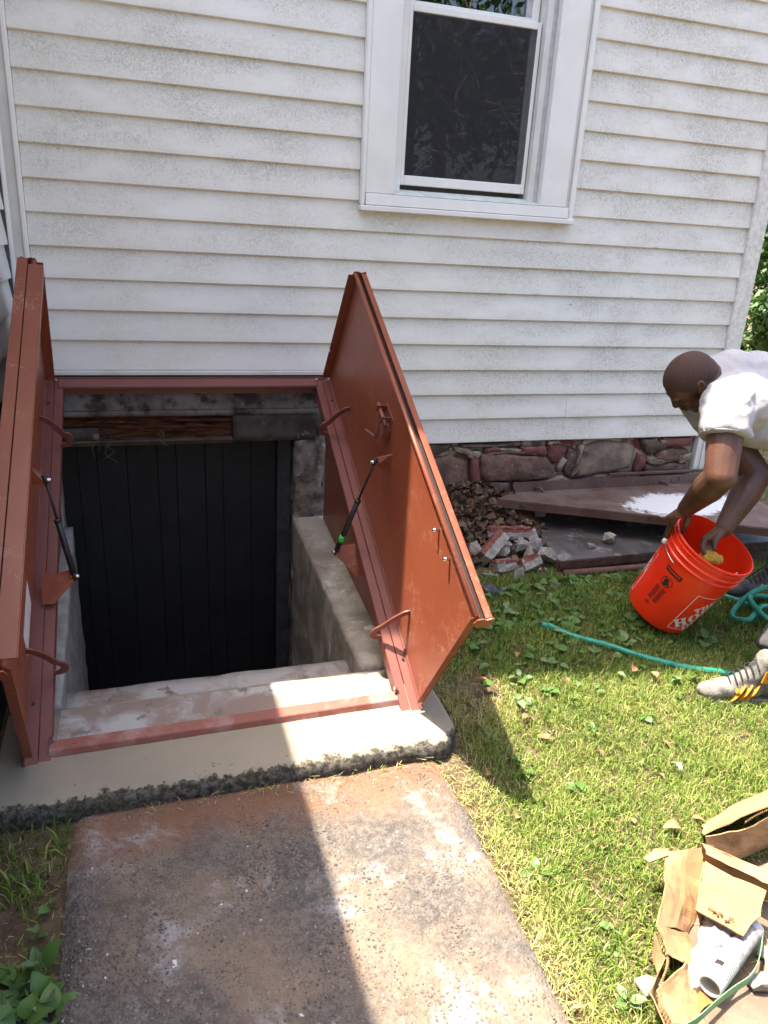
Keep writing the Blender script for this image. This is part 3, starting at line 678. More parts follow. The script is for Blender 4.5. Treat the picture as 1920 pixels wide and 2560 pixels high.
for x, y in ((.052, -.05), (1.074, -.05)): bolt('bolt', Vector((x, y, .856)), (0, -.3, .9), .006, .008, CHROME, hd, 8)
# front sill strip
bm = bmesh.new(); boxv(bm, [(.07, -1.332, .0825), (1.082, -1.314, .0825), (1.082, -1.272, .0825), (.07, -1.288, .0825), (.07, -1.326, .102), (1.082, -1.308, .102), (1.082, -1.276, .112), (.07, -1.292, .112)]); bevel(bm, .002)
sill = bmo('front_sill', bm, SILLM, hatch)
for x in (.135, .62, 1.03): bolt('rivet', Vector((x, -1.302 + (x - .5) * .017, .106)), (0, -.25, 1), .005, .0025, SILLM, sill, 8)
bolt('bolt', Vector((.074, -1.30, .118)), (1, 0, .3), .007, .01, CHROME, sill); bolt('bolt', Vector((1.074, -1.285, .125)), (-1, 0, .3), .007, .01, CHROME, sill)
# gas struts with brackets
def strut(F, low, up, A, B, plate, label):
    low, up = Vector(low), Vector(up); d = (up - low).normalized(); mid = low + d * (up - low).length * .58
    st = tubeo('gas_strut', [low + d * .012, mid], .0095, BLACK, hatch, 12)
    tubeo('rod', [mid, up - d * .006], .0042, BLACK, st, 8)
    tubeo('collar', [mid - d * .004, mid + d * .006], .0105, BLACK, st, 10)
    for P in (low, up): tubeo('end_fitting', [P - d * .012, P + d * .014], .008, BLACK, st, 8); 
    tubeo('ball_stud', [up + F.X * -.012, up + F.X * .016], .0055, CHROME, st, 8)
    tubeo('ball_stud', [low + F.X * -.014, low + F.X * .014], .0055, CHROME, st, 8)
    if label: tubeo('green_band', [low + d * .05, low + d * .078], .0099, GREENL, st, 12)
    bm = bmesh.new(); prism(bm, [A, B, up + Vector((0, -.006, -.012)), up + Vector((0, .006, .012))], U * .003); bmo('leaf_bracket', bm, BROWN, F is FR and leafR or leafL)
    bm = bmesh.new(); prism(bm, [low + Vector((0, .012, .02)), low + Vector((0, -.006, -.014))] + [Vector(q) for q in plate], Vector((0, -.003, .001))); pl = bmo('rail_bracket', bm, BROWN, railR if F is FR else railL)
strut(FR, (1.0, -.758, .372), (1.09, -.881, .743), FR.p(.765, .345, .001), FR.p(.79, .285, .001), [(1.068, -.80, .29), (1.118, -.80, .29), (1.118, -.76, .40), (1.06, -.755, .398)], True)
strut(FL, (.135, -.9, .418), (.075, -.844, .714), FL.p(.742, .33, .001), FL.p(.775, .27, .001), [(.075, -.93, .345), (.04, -.93, .345), (.04, -.88, .43), (.078, -.885, .425)], False)
# slide bolt latch on the right leaf
L3 = FR.p
lb = FR.box('latch_bracket', (.60, .398, .0012), (.69, .43, .004), BROWND, leafR, bev=.0008)
for a in (.615, .672): FR.box('latch_tab', (a, .40, .0042), (a + .004, .428, .042), BROWND, lb, bev=.0008)
FR.box('latch_tab', (.664, .352, .0012), (.70, .39, .026), BROWND, lb, bev=.001)
tubeo('slide_bolt', [L3(.592, .414, .028), L3(.70, .414, .028)], .0065, BROWND, lb, 8)
tubeo('latch_handle', spline([L3(.63, .412, .03), L3(.64, .385, .03), L3(.66, .345, .03), L3(.66, .322, .03), L3(.645, .31, .03), L3(.57, .262, .03)], 6), .0062, BROWND, lb, 8)
for a, b in ((1.19, .478), (1.297, .482)): tubeo('catch_bolt', [L3(a, b, .001), L3(a, b, .022)], .0052, CHROME, leafR, 8)
# ---------------------------------------------------------------- old rusty steel plates by the foundation
OLDM = M('old_maroon_steel', (.085, .043, .033), (.13, .082, .066), 7, rough=.6, bump=.002, bscale=50, spots=[((.04, .03, .028), 14, .56, .66), ((.42, .4, .39), 120, .68, .72)])
def mat_dust_glare(name, cx, cy, rx, ry):  # white patch: dust with glare painted into the colour
    k = NT(name); v = k.pos(); sx = k.n('ShaderNodeSeparateXYZ'); k.l(v, sx.inputs[0])
    c = k.mix(k.ramp(k.noise(v, 7, 6), .35, .65), (.095, .05, .038), (.15, .105, .085))
    c = k.mix(k.ramp(k.noise(v, 120, 4), .66, .71), c, (.45, .43, .42))
    dx = k.math('DIVIDE', k.math('SUBTRACT', sx.outputs[0], cx), rx); dy = k.math('DIVIDE', k.math('SUBTRACT', sx.outputs[1], cy), ry)
    r = k.math('SQRT', k.math('ADD', k.math('MULTIPLY', dx, dx), k.math('MULTIPLY', dy, dy)))
    r = k.math('ADD', r, k.math('MULTIPLY', k.math('SUBTRACT', k.noise(v, 13, 7, .7, .8), .5), 1.5))
    k.col(k.mix(k.ramp(r, .75, 1.0, True), c, (.66, .66, .65))); k.rough(.75); k.bump(k.noise(v, 60, 6), .003); return k.m
def plate(name, poly, th, mat, label):
    """sheet from 3D corner list plus hanging/standing flanges given as edge index -> height"""
    c = Vector(poly[0]); o = thing(name, label, 'steel plate', tuple(sum((Vector(p) for p in poly), Vector()) / len(poly)))
    bm = bmesh.new(); prism(bm, [Vector(p) for p in poly], (0, 0, -th)); bmo('sheet', bm, mat, o); return o
def flange(o, a, b, h, mat, name='flange', th=.003, out=(0, 0, 0)):
    a, b = Vector(a), Vector(b); d = (b - a).normalized(); n_ = Vector((d.y, -d.x, 0)) * th; h = Vector((out[0], out[1], h))
    bm = bmesh.new(); boxv(bm, [a, b, b + n_, a + n_, a + h, b + h, b + n_ + h, a + n_ + h]); bmo(name, bm, mat, o)
PLATE_GLARE = mat_dust_glare('maroon_plate_with_dust_glare', 2.86, -.34, .34, .17)
o = plate('old_steel_plate', [(1.955, -.12, .300), (2.075, -.045, .302), (3.30, -.06, .306), (3.26, -.80, .300)], .004, PLATE_GLARE, 'maroon steel plate with white dust and painted glare leaning above a grey plate')
flange(o, (2.075, -.0445, .303), (3.30, -.0595, .307), .048, OLDM, 'back_flange', out=(0, .006))
flange(o, (1.955, -.1215, .2955), (3.26, -.8015, .2955), -.035, OLDM, 'front_flange')
for x in (2.19, 2.92):
    tubeo('angle_clip', [(x, -.052, .32), (x + .02, -.07, .325), (x + .03, -.085, .312)], .007, OLDM, o, 6)
bbox('upper_strip', (2.62, -.037, .3585), (3.28, -.022, .372), OLDM, o, .002)
GREYP = M('grey_spattered_steel', (.10, .09, .085), (.055, .047, .044), 6, rough=.6, bump=.0015, bscale=40, spots=[((.5, .5, .49), 34, .68, .72), ((.2, .19, .18), 9, .56, .66)])
o = plate('old_steel_door', [(2.165, .01, .185), (3.34, .01, .185), (3.34, -.53, .158), (2.065, -.555, .158)], .004, GREYP, 'grey mortar-spattered old steel door lying flat on the lawn edge')
flange(o, (2.065, -.5565, .1535), (3.34, -.5315, .1535), -.036, M('dark_rust', (.05, .028, .022), (.1, .05, .03), 30, rough=.8), 'front_flange')
flange(o, (2.161, .01, .1805), (2.061, -.555, .1535), -.036, OLDM, 'side_flange')
o = tubeo('rusty_pipe', [(2.07, -.60, .118), (2.4, -.605, .117), (3.0, -.60, .118)], .016, M('rust_pipe', (.13, .065, .05), (.085, .045, .037), 18, rough=.7, bump=.002), None, 10)
tag(o, 'long rusty brown pipe lying along the front of the grey steel door', 'pipe')
for i, (x, x2, y, z, l) in enumerate(((2.30, 2.5, -.05, .20, 'short dark bar'),)):
    bbox('prop_block', (2.17, -.12, .19), (2.235, -.05, .292), M('prop_conc', (.3, .28, .25), (.2, .18, .16), 20, rough=.9, bump=.004), None, .004)
    tag(bpy.data.objects['prop_block'], 'grey concrete block propping up the maroon steel plate', 'block')
bbox('prop_brick', (2.95, -.20, .182), (3.10, -.1, .292), M('prop_conc', (.3, .28, .25)), None, .004)
tag(bpy.data.objects['prop_brick'], 'concrete lump hidden under the glare-whitened dusty end of the maroon plate', 'block')
# ---------------------------------------------------------------- broken brick and mortar rubble
BRK = M('broken_brick', (.24, .08, .055), (.17, .055, .04), 30, rough=.9, bump=.005, bscale=120, spots=[((.36, .32, .29), 45, .56, .66)])
MRT = M('grey_mortar_lump', (.32, .30, .275), (.21, .195, .175), 25, rough=.95, bump=.006, bscale=90, spots=[((.16, .15, .13), 50, .64, .7)])
TAN = M('tan_mortar_lump', (.36, .33, .28), (.22, .19, .16), 25, rough=.95, bump=.006, bscale=90)
def lump(name, c, sz, mat, label, rot=(0, 0, 0), seed=1, n=14, cat='rubble', group='broken mortar lumps by the steel door'):
    r = random.Random(seed); E = Matrix.Rotation(rot[2], 3, 'Z') @ Matrix.Rotation(rot[1], 3, 'Y') @ Matrix.Rotation(rot[0], 3, 'X'); pts = []
    for _ in range(n):
        v = Vector((r.uniform(-1, 1), r.uniform(-1, 1), r.uniform(-1, 1)))
        m_ = max(abs(v.x), abs(v.y), abs(v.z)); v = v / m_ * r.uniform(.8, 1) if r.random() < .8 else v
        pts.append(Vector(c) + E @ Vector((v.x * sz[0], v.y * sz[1], v.z * sz[2])))
    o = hull(name, pts, mat, None, rough=min(sz) * .12, freq=45, seed=seed, maxlen=min(sz) * .9)
    return tag(o, label, cat, group)
def brick(c, sz, rot, label, seed):
    bm = bmesh.new(); x, y, z = sz; E = Matrix.Rotation(rot[2], 3, 'Z') @ Matrix.Rotation(rot[1], 3, 'Y') @ Matrix.Rotation(rot[0], 3, 'X')
    box(bm, (-x, -y, -z), (x, y, z * .25)); bmesh.ops.recalc_face_normals(bm, faces=bm.faces[:]); roughen(bm, .008, 34, seed, maxlen=.018)
    for v in bm.verts: v.co = Vector(c) + E @ v.co
    o = bmo('brick_fragment', bm, MRT, None); tag(o, label, 'brick')
    bm = bmesh.new(); box(bm, (-x * .96, -y * .9, z * .2), (x * .97, y * .93, z)); bmesh.ops.recalc_face_normals(bm, faces=bm.faces[:]); roughen(bm, .007, 38, seed + 3, maxlen=.018)
    for v in bm.verts: v.co = Vector(c) + E @ v.co
    bmo('brick_face', bm, BRK, o)
brick((1.80, -.42, .185), (.085, .036, .03), (-.9, -.38, .62), 'red brick fragment with a thick mortar edge propped steeply on the rubble', 1)
brick((1.95, -.27, .185), (.11, .045, .028), (-.25, .05, -.08), 'long flat brick with mortar lying at the back of the rubble heap', 2)
brick((1.82, -.50, .137), (.055, .03, .024), (-.3, .1, .25), 'small half brick sunk under the front of the rubble heap', 3)
brick((1.93, -.52, .145), (.05, .03, .026), (-.6, -.15, .3), 'dull red brick chip on top of a pale mortar flake', 4)
GL_ = 'broken pale mortar lump in the rubble heap by the steel door'
for i, (x, y, z, sx_, sy_, sz_) in enumerate([(1.855, -.40, .15, .045, .03, .025), (2.025, -.40, .165, .04, .035, .035), (2.045, -.49, .155, .055, .045, .045), (1.975, -.46, .15, .04, .03, .03), (1.945, -.42, .175, .032, .025, .025), (1.985, -.35, .165, .045, .025, .022), (1.735, -.40, .165, .04, .04, .04), (1.90, -.37, .165, .03, .03, .02), (2.06, -.31, .165, .06, .035, .028)]):
    lump('mortar_lump', (x, y, z), (sx_, sy_, sz_), MRT if i % 3 else TAN, GL_, (rnd.uniform(-.4, .4), rnd.uniform(-.4, .4), rnd.uniform(0, 3)), 20 + i)
lump('mortar_flake', (1.73, -.545, .118), (.045, .016, .012), MRT, 'thin pale mortar flake on the grass at the rubble edge', (.2, .1, -.7), 41, group=None)
lump('mortar_flake', (1.865, -.585, .128), (.036, .022, .03), MRT, 'upright pale mortar flake in front of the rubble heap', (.3, .2, .1), 42, group=None)
lump('mortar_lump', (2.40, -.42, .188), (.033, .025, .027), TAN, 'tan mortar lump sitting on the grey steel door', (.1, .2, .4), 43, group=None)
lump('mortar_flake', (2.28, -.455, .174), (.026, .02, .012), MRT, 'flat pale mortar flake lying on the grey steel door', (.1, .1, .4), 44, group=None)
lump('stone_lump', (1.98, -.68, .108), (.022, .018, .014), MRT, 'small grey stone among the weeds before the rubble', (.1, .1, .4), 45, group=None)
lump('stone_lump', (1.735, -.675, .110), (.02, .018, .014), M('grey_pebble', (.12, .12, .12)), 'small grey pebble beside the dark round cap', (.1, .1, .4), 46, group=None)
lump('stone_lump', (1.300, -2.285, .018), (.030, .026, .016), TAN, 'round cream stone in the grass beside the torn carton', (.1, .1, .4), 47, n=26, group=None)
for i in range(30):
    x, y = rnd.gauss(1.93, .1), rnd.uniform(-.56, -.3); q = rnd.uniform(.006, .016); lump('mortar_crumb', (x, y, zg(x, y) + q * .6 + .05 * max(0, 1 - abs(y + .42) / .12) * rnd.random()), (q, q * .8, q * .6), rnd.choice([MRT, TAN, BRK]), 'small crumb scattered through the broken brick and mortar heap', (rnd.random(), rnd.random(), rnd.random() * 3), 300 + i, 10, group='crumbs in the rubble heap')
bm = bmesh.new(); ell(bm, (1.675, -.685, .118), (.038, .031, .020), [Vector((.9, .2, -.15)).normalized(), Vector((-.2, .9, .35)).normalized(), Vector((.15, -.35, .9)).normalized()], 24)
ell(bm, (1.675, -.688, .133), (.024, .018, .008), [Vector((.9, .2, -.15)).normalized(), Vector((-.2, .9, .35)).normalized(), Vector((.15, -.35, .9)).normalized()], 20)
o = bmo('round_cap', bm, M('dark_grey_cap', (.06, .062, .07), (.035, .036, .04), 40, rough=.4, bump=.0005), None, True); tag(o, 'smooth dark grey round cap lying in the weeds near the hatch', 'cap')
# ---------------------------------------------------------------- dead leaf pile
def leaf_pile():
    R = random.Random(11); vs = []; fs = []; mi = []
    def hgt(x, y):
        if x < 1.2 or x > 2.25: return 0
        h = .17 * math.exp(-((y - .01) / .24) ** 2) * max(0, 1 - ((x - 1.72) / .52) ** 4) + .03 * noise.noise(Vector((x * 8, y * 8, 1)))
        return max(0, h)
    nx, ny = 40, 24
    for j in range(ny + 1):
        for i in range(nx + 1):
            x = 1.2 + 1.0 * i / nx; y = -.5 + .54 * j / ny; vs.append((x, y, zg(x, y) - .01 + hgt(x, y)))
    for j in range(ny):
        for i in range(nx): a = j * (nx + 1) + i; fs.append((a, a + 1, a + nx + 2, a + nx + 1)); mi.append(0)
    shape = [(0, 0), (.25, .28), (.45, .2), (.6, .36), (.8, .16), (1, 0), (.8, -.16), (.6, -.36), (.45, -.2), (.25, -.28)]
    for k in range(1500):
        x = R.gauss(1.70, .2); y = R.uniform(-.46, .0)
        if not 1.25 < x < 2.2: continue
        if hgt(x, y) < .006 and R.random() < .8: continue
        L_ = R.uniform(.025, .075); E = Matrix.Rotation(R.uniform(0, 6.28), 3, 'Z') @ Matrix.Rotation(R.gauss(0, .55), 3, 'Y') @ Matrix.Rotation(R.gauss(0, .6), 3, 'X')
        c = Vector((x, y, zg(x, y) + hgt(x, y) + R.uniform(-.012, .016))); cl = R.uniform(.2, 1.3); b = len(vs)
        for (u_, v_) in shape: vs.append(tuple(c + E @ Vector(((u_ - .5) * L_, v_ * L_, (cl * v_ * v_ + .5 * cl * (u_ - .5) ** 2) * L_))))
        fs += [(b, b + 1, b + 9), (b + 1, b + 2, b + 8, b + 9), (b + 2, b + 3, b + 7, b + 8), (b + 3, b + 4, b + 6, b + 7), (b + 4, b + 5, b + 6)]
        m_ = R.choice([1, 1, 2, 2, 3]); mi += [m_] * 5
    ms = [M('leaf_mould', (.05, .03, .02), (.08, .05, .03), 40, rough=.95, bump=.006), mat_leaf('dead_leaf_brown', (.16, .085, .045), (.09, .05, .03), .1, .7), mat_leaf('dead_leaf_dark', (.075, .042, .028), (.05, .03, .02), .1, .7), mat_leaf('dead_leaf_tan', (.26, .16, .09), (.17, .1, .06), .15, .7)]
    o = pyd('dead_leaf_pile', vs, fs, ms); o.data.polygons.foreach_set('material_index', mi); tag(o, 'heap of brown dead leaves against the stone foundation', 'leaves', kind='stuff')
leaf_pile()
# ---------------------------------------------------------------- grass
BOXC = (1.62, -2.26)
def in_box(x, y): return x > 1.30 + (-2.08 - y) * -.0 + max(0, (y + 2.40) * .0) and (-2.44 < y < -2.03) and x > 1.33 + max(0, (y + 2.36)) * .62
def grass():
    R = np.random.default_rng(5)
    def field(N, x0, x1, y0, y1):
        return R.uniform(x0, x1, N), R.uniform(y0, y1, N)
    X = []; Y = []; LN = []; HU = []
    x, y = field(230000, 1.06, 3.5, -2.75, -.46)
    nz = np.array([noise.noise(Vector((a * 3.3, b * 3.3, 0))) for a, b in zip(x, y)]); nf = np.array([noise.noise(Vector((a * 11, b * 11, 3))) for a, b in zip(x, y)])
    keep = np.ones(len(x), bool)
    xr = 1.15 - .045 * np.clip((-1.5 - y) / .8, 0, 1) + nf * .03                                   # edge of the path
    keep &= x > xr
    keep &= ~((x < 1.225 + nf * .02) & (y > -1.53))                                                # slab
    bare = np.exp(-((x - 1.38) / .10) ** 2 - ((y + 1.22) / .10) ** 2) * 1.2 + np.exp(-((x - 1.19) / .05) ** 2 - ((y + 1.56) / .06) ** 2) + np.exp(-((x - xr) / .035) ** 2) * .75
    bare += np.clip((y + .62) / .1, 0, 1) * (x < 2.12) * .9 + ((y > -.63) & (x > 2.05)) * 2
    keep &= R.random(len(x)) > bare
    keep &= (nz * .5 + nf * .35 + R.uniform(-.5, .7, len(x))) > -.32
    keep &= ~((x > 1.36 + (y + 2.36) * .5) & (y < -2.05) & (y > -2.46))
    keep &= ~((x > 2.9) & (R.random(len(x)) < .5))
    x, y, nz, nf = x[keep], y[keep], nz[keep], nf[keep]
    dry = np.exp(-((x - xr[keep]) / .09) ** 2) * .38 + np.clip(nz, 0, 1) * .3
    dry += np.exp(-((x - 1.36) / .14) ** 2 - ((y + 1.25) / .16) ** 2) * .4
    h = R.normal(.42, .19, len(x)) + dry + (R.random(len(x)) > .86) * .3 - .12 * (y > -1.2)  # blades within the house shadow coloured darker and greener
    X.append(x); Y.append(y); HU.append(h); LN.append(R.uniform(.014, .042, len(x)) * (1 + .45 * np.clip(nf, -.5, 1)))
    x, y = field(5200, -.055, .17, -2.5, -1.53)                                                    # strip left of the path
    nz = np.array([noise.noise(Vector((a * 9, b * 7, 6))) for a, b in zip(x, y)])
    keep = (nz + R.uniform(-.5, .5, len(x)) + (y > -1.66) * .3) > .46; keep &= x < .13
    x, y = x[keep], y[keep]; X.append(x); Y.append(y); HU.append(R.normal(.35, .2, len(x))); LN.append(R.uniform(.02, .06, len(x)))
    x, y = field(9000, 3.3, 6.5, -2.2, 2.6); keep = (x > 3.35); X.append(x[keep]); Y.append(y[keep]); HU.append(R.normal(.35, .15, keep.sum())); LN.append(R.uniform(.04, .1, keep.sum()))
    FL = [np.zeros(len(q)) for q in X]                                                             # loose dry clippings lying flat
    def loose(n, xa, xb, ya, yb, zz):
        x, y = field(n, xa, xb, ya, yb); X.append(x); Y.append(y); HU.append(R.uniform(.6, .95, n)); LN.append(R.uniform(.012, .034, n)); FL.append(np.full(n, zz))
    loose(1100, 1.09, 1.24, -2.5, -1.5, .008); loose(16, .9, 1.1, -2.5, -1.5, .026); loose(90, .3, 1.18, -1.555, -1.515, .028); loose(1500, 1.25, 2.4, -2.3, -.65, .016); loose(200, 1.2, 1.42, -1.45, -1.0, .012); loose(150, -.04, .14, -2.2, -1.53, .008)
    FLT = np.concatenate(FL)
    x = np.concatenate(X); y = np.concatenate(Y); hu = np.clip(np.concatenate(HU), 0, 1); ln = np.concatenate(LN); N = len(x)
    z = np.clip((y + 1.657) * .1, 0, .166) - .004 + FLT
    a = R.uniform(0, 6.283, N); lean = np.abs(R.normal(.75, .45, N)); lean = np.where(FLT > 0, R.uniform(1.15, 1.4, N) , lean); wd = np.where(FLT > 0, .55, 1) * R.uniform(.0009, .0019, N) * (1 + (ln > .055) * 1.2)
    dx, dy = np.cos(a), np.sin(a); sx, sy = -dy, dx
    l1 = ln * .55; e1 = np.where(FLT > 0, 1.45, np.clip(lean * .5, 0, 1.2)); e2 = np.clip(lean * 1.25, 0, 1.75)
    p1x = x + dx * l1 * np.sin(e1); p1y = y + dy * l1 * np.sin(e1); p1z = z + l1 * np.cos(e1)
    p2x = p1x + dx * ln * .5 * np.sin(e2); p2y = p1y + dy * ln * .5 * np.sin(e2); p2z = np.maximum(p1z + ln * .5 * np.cos(e2), z + .003)
    V = np.stack([np.stack([x - sx * wd, y - sy * wd, z], 1), np.stack([x + sx * wd, y + sy * wd, z], 1), np.stack([p1x + sx * wd * .85, p1y + sy * wd * .85, p1z], 1), np.stack([p1x - sx * wd * .85, p1y - sy * wd * .85, p1z], 1), np.stack([p2x, p2y, p2z], 1)], 1).reshape(-1, 3)
    b = (np.arange(N) * 5)[:, None]; tri = np.concatenate([b + np.array([[0, 1, 2]]), b + np.array([[0, 2, 3]]), b + np.array([[3, 2, 4]])], 1).reshape(-1, 3)
    me = bpy.data.meshes.new('lawn_grass'); me.vertices.add(len(V)); me.vertices.foreach_set('co', V.ravel().astype('f'))
    me.loops.add(tri.size); me.loops.foreach_set('vertex_index', tri.ravel().astype('i')); me.polygons.add(len(tri)); me.polygons.foreach_set('loop_start', np.arange(0, tri.size, 3, dtype='i')); me.update()
    at = me.attributes.new('hue', 'FLOAT', 'POINT'); at.data.foreach_set('value', np.repeat(hu, 5).astype('f'))
    o = mobj('lawn_grass', me, BLADE); tag(o, 'short patchy lawn grass with straw between the blades', 'grass', kind='stuff')
grass()
# ---------------------------------------------------------------- broad leaved weeds
WEED = mat_leaf('weed_leaf', (.075, .17, .028), (.12, .21, .06), .3, .4); WEEDP = mat_leaf('weed_leaf_pale', (.19, .25, .14), (.11, .2, .06), .25, .45)
def leaf_mesh(name, w_, fold, curl, mat):
    vs = []; fs = []
    for i in range(7):
        t = i / 6; wd = w_ * (math.sin(math.pi * min(1, t * .93 + .07)) ** .8) * (1.15 - .35 * t) if 0 < i < 6 else (.02 if i == 0 else 0)
        z = .25 * t - curl * t * t
        for s in (-1, 0, 1): vs.append((t, s * wd, z + abs(s) * fold * wd + (.02 * math.sin(i * 2.1) * s if s else 0)))
    for i in range(6):
        a = i * 3; fs += [(a, a + 3, a + 4, a + 1), (a + 1, a + 4, a + 5, a + 2)]
    me = bpy.data.meshes.new(name); me.from_pydata(vs, [], fs); me.materials.append(mat); me.polygons.foreach_set('use_smooth', [True] * len(fs)); return me
LEAVES = [leaf_mesh('weed_leaf_a', .34, .25, .35, WEED), leaf_mesh('weed_leaf_b', .42, .15, .5, WEED), leaf_mesh('weed_leaf_c', .3, .35, .2, WEEDP), leaf_mesh('weed_leaf_d', .38, .2, .45, WEED)]
LMK = [((2.15, -.62), 'before the grey steel door'), ((1.9, -.6), 'in front of the rubble heap'), ((1.68, -.74), 'near the dark round cap'), ((1.82, -.96), 'by the hose end'), ((2.05, -1.13), 'along the trailing hose'), ((2.2, -.86), 'beside the orange bucket'), ((1.5, -1.0), 'next to the open right hatch leaf'), ((1.6, -1.3), 'at the edge of the house shadow'), ((1.95, -1.4), 'near the worker\'s dusty shoe'), ((1.4, -1.6), 'by the shadow of the hatch leaf'), ((1.28, -2.3), 'beside the torn carton'), ((1.2, -1.9), 'at the grassy edge of the path'), ((1.7, -1.8), 'in the open lawn above the carton')]
def near(x, y): return min(LMK, key=lambda q: (q[0][0] - x) ** 2 + (q[0][1] - y) ** 2)[1]
def weed(x, y, n, size, label, group, seed, up=.5):
    r = random.Random(seed); t = thing('weed_plant', label, 'weed', (x, y, zg(x, y) + .002), group)
    for i in range(n):
        l = bpy.data.objects.new('leaf', r.choice(LEAVES)); COL.objects.link(l); l.parent = t
        s = size * r.uniform(.6, 1.15); a = r.uniform(0, 6.28) if n < 4 else i * 6.283 / n + r.uniform(-.5, .5)
        l.location = (math.cos(a) * s * .15, math.sin(a) * s * .15, r.uniform(0, .015)); l.scale = (s, s, s)
        l.rotation_euler = (r.uniform(-.5, .5), -r.uniform(.05, up), a)
LS = 'low broad-leaved weed in the shaded lawn '
for i, (x, y) in enumerate([(1.795, -.685), (1.918, -.767), (2.054, -.759), (2.025, -.959), (1.854, -1.009), (1.548, -1.215), (2.31, -.682), (2.15, -.70), (2.20, -.80), (1.70, -.80), (1.62, -.92), (1.76, -1.08), (1.95, -.86), (2.12, -.88), (2.22, -1.05), (2.05, -1.10), (1.88, -.66), (1.97, -.645), (2.42, -.70), (1.58, -.75), (1.65, -1.08), (2.15, -.98), (1.82, -.85), (2.33, -.80), (1.46, -1.02), (1.52, -.88), (1.73, -.93), (2.0, -1.03), (2.38, -1.15), (1.90, -.93), (2.07, -.66), (2.26, -.93)]):
    weed(x, y, rnd.choice([3, 4, 5, 6]), rnd.uniform(.028, .058), LS + near(x, y), 'weeds in the shaded lawn', 100 + i)
rw = random.Random(77)
for i in range(46):
    x, y = rw.uniform(1.42, 2.3), rw.uniform(-1.2, -.62)
    if (x - 2.26) ** 2 + (y + .95) ** 2 < .03: continue
    weed(x, y, rw.choice([2, 2, 3]), rw.uniform(.016, .036), 'tiny seedling weed in the shaded lawn ' + near(x, y), 'seedlings in the shaded lawn', 500 + i, .4)
cl = [leaf_mesh('clipping_a', .32, .3, .5, WEEDP), leaf_mesh('clipping_b', .36, .2, .3, WEED)]
for i in range(70):
    x, y = rw.uniform(1.4, 2.25), rw.uniform(-1.38, -.6); q = rw.uniform(.02, .045)
    if (x - 2.26) ** 2 + (y + .95) ** 2 < .03: continue
    o = bpy.data.objects.new('leaf_clipping', cl[i % 2]); COL.objects.link(o); o.scale = (q, q, q); o.location = (x, y, zg(x, y) + rw.uniform(.016, .032)); o.rotation_euler = (rw.uniform(-.5, .5), rw.uniform(-.3, .3), rw.uniform(0, 6.28))
    tag(o, 'cut green leaf lying on the grass ' + near(x, y), 'leaf', 'cut green leaves strewn on the lawn')
LS2 = 'small sunlit broad-leaved weed '
for i, (x, y) in enumerate([(1.494, -1.683), (1.60, -1.30), (1.70, -1.36), (1.52, -1.35), (1.78, -1.33), (1.36, -1.62), (1.92, -1.38), (1.87, -1.48), (1.66, -1.50), (1.31, -2.14), (1.27, -2.20), (1.24, -2.30), (1.22, -1.95), (1.33, -2.40), (1.28, -2.40), (1.47, -1.72), (2.05, -1.40), (1.32, -1.47), (1.34, -1.55)]):
    weed(x, y, rnd.choice([2, 3, 4, 4]), rnd.uniform(.022, .045), LS2 + near(x, y), 'weeds in the sunlit lawn', 200 + i)
LS3 = 'tall leafy green weed crowding the left edge of the path'
for i, (x, y, n, s) in enumerate([(.055, -1.955, 6, .062), (.10, -1.915, 4, .06), (.02, -1.91, 5, .042), (.115, -1.985, 5, .055), (.035, -2.02, 6, .055), (.08, -2.03, 6, .06), (.13, -2.03, 5, .055), (-.01, -1.98, 5, .05), (.0, -2.05, 6, .06), (.07, -1.985, 5, .05)]):
    weed(x, y, n, s, LS3, 'weeds at the left of the path', 300 + i, 1.0)
weed(.185, -1.875, 3, .022, 'tiny seedling growing on the aggregate path', None, 401, .7)
weed(.105, -1.765, 3, .030, 'small two-leaf sprout in the bare soil beside the slab', None, 402, 1.0)
weed(.085, -1.83, 4, .028, 'small sprout in bare soil behind the tall weeds', None, 403, .8)
# fallen dry leaves lying about the lawn
dl = leaf_mesh('dry_leaf', .3, .5, .6, mat_leaf('dry_lawn_leaf', (.36, .24, .13), (.25, .12, .06), .15, .7))
for i, (x, y) in enumerate([(1.50, -1.52), (1.42, -1.93), (1.62, -1.62), (1.85, -1.60), (1.30, -1.30), (1.28, -1.42), (1.95, -1.28), (1.70, -1.26), (1.45, -1.42), (1.75, -1.74), (1.25, -1.78), (1.55, -1.88), (1.40, -1.20), (2.02, -1.33), (1.66, -1.92), (1.72, -1.90), (1.60, -1.08), (1.24, -1.62)]):
    o = bpy.data.objects.new('dry_leaf', dl); COL.objects.link(o); s = rnd.uniform(.025, .05); o.scale = (s, s, s); o.location = (x, y, zg(x, y) + rnd.uniform(.012, .03)); o.rotation_euler = (rnd.uniform(-.6, .6), rnd.uniform(-.4, .3), rnd.uniform(0, 6.28))
    tag(o, 'curled dry brown leaf ' + near(x, y), 'leaf', 'dry leaves on the lawn')
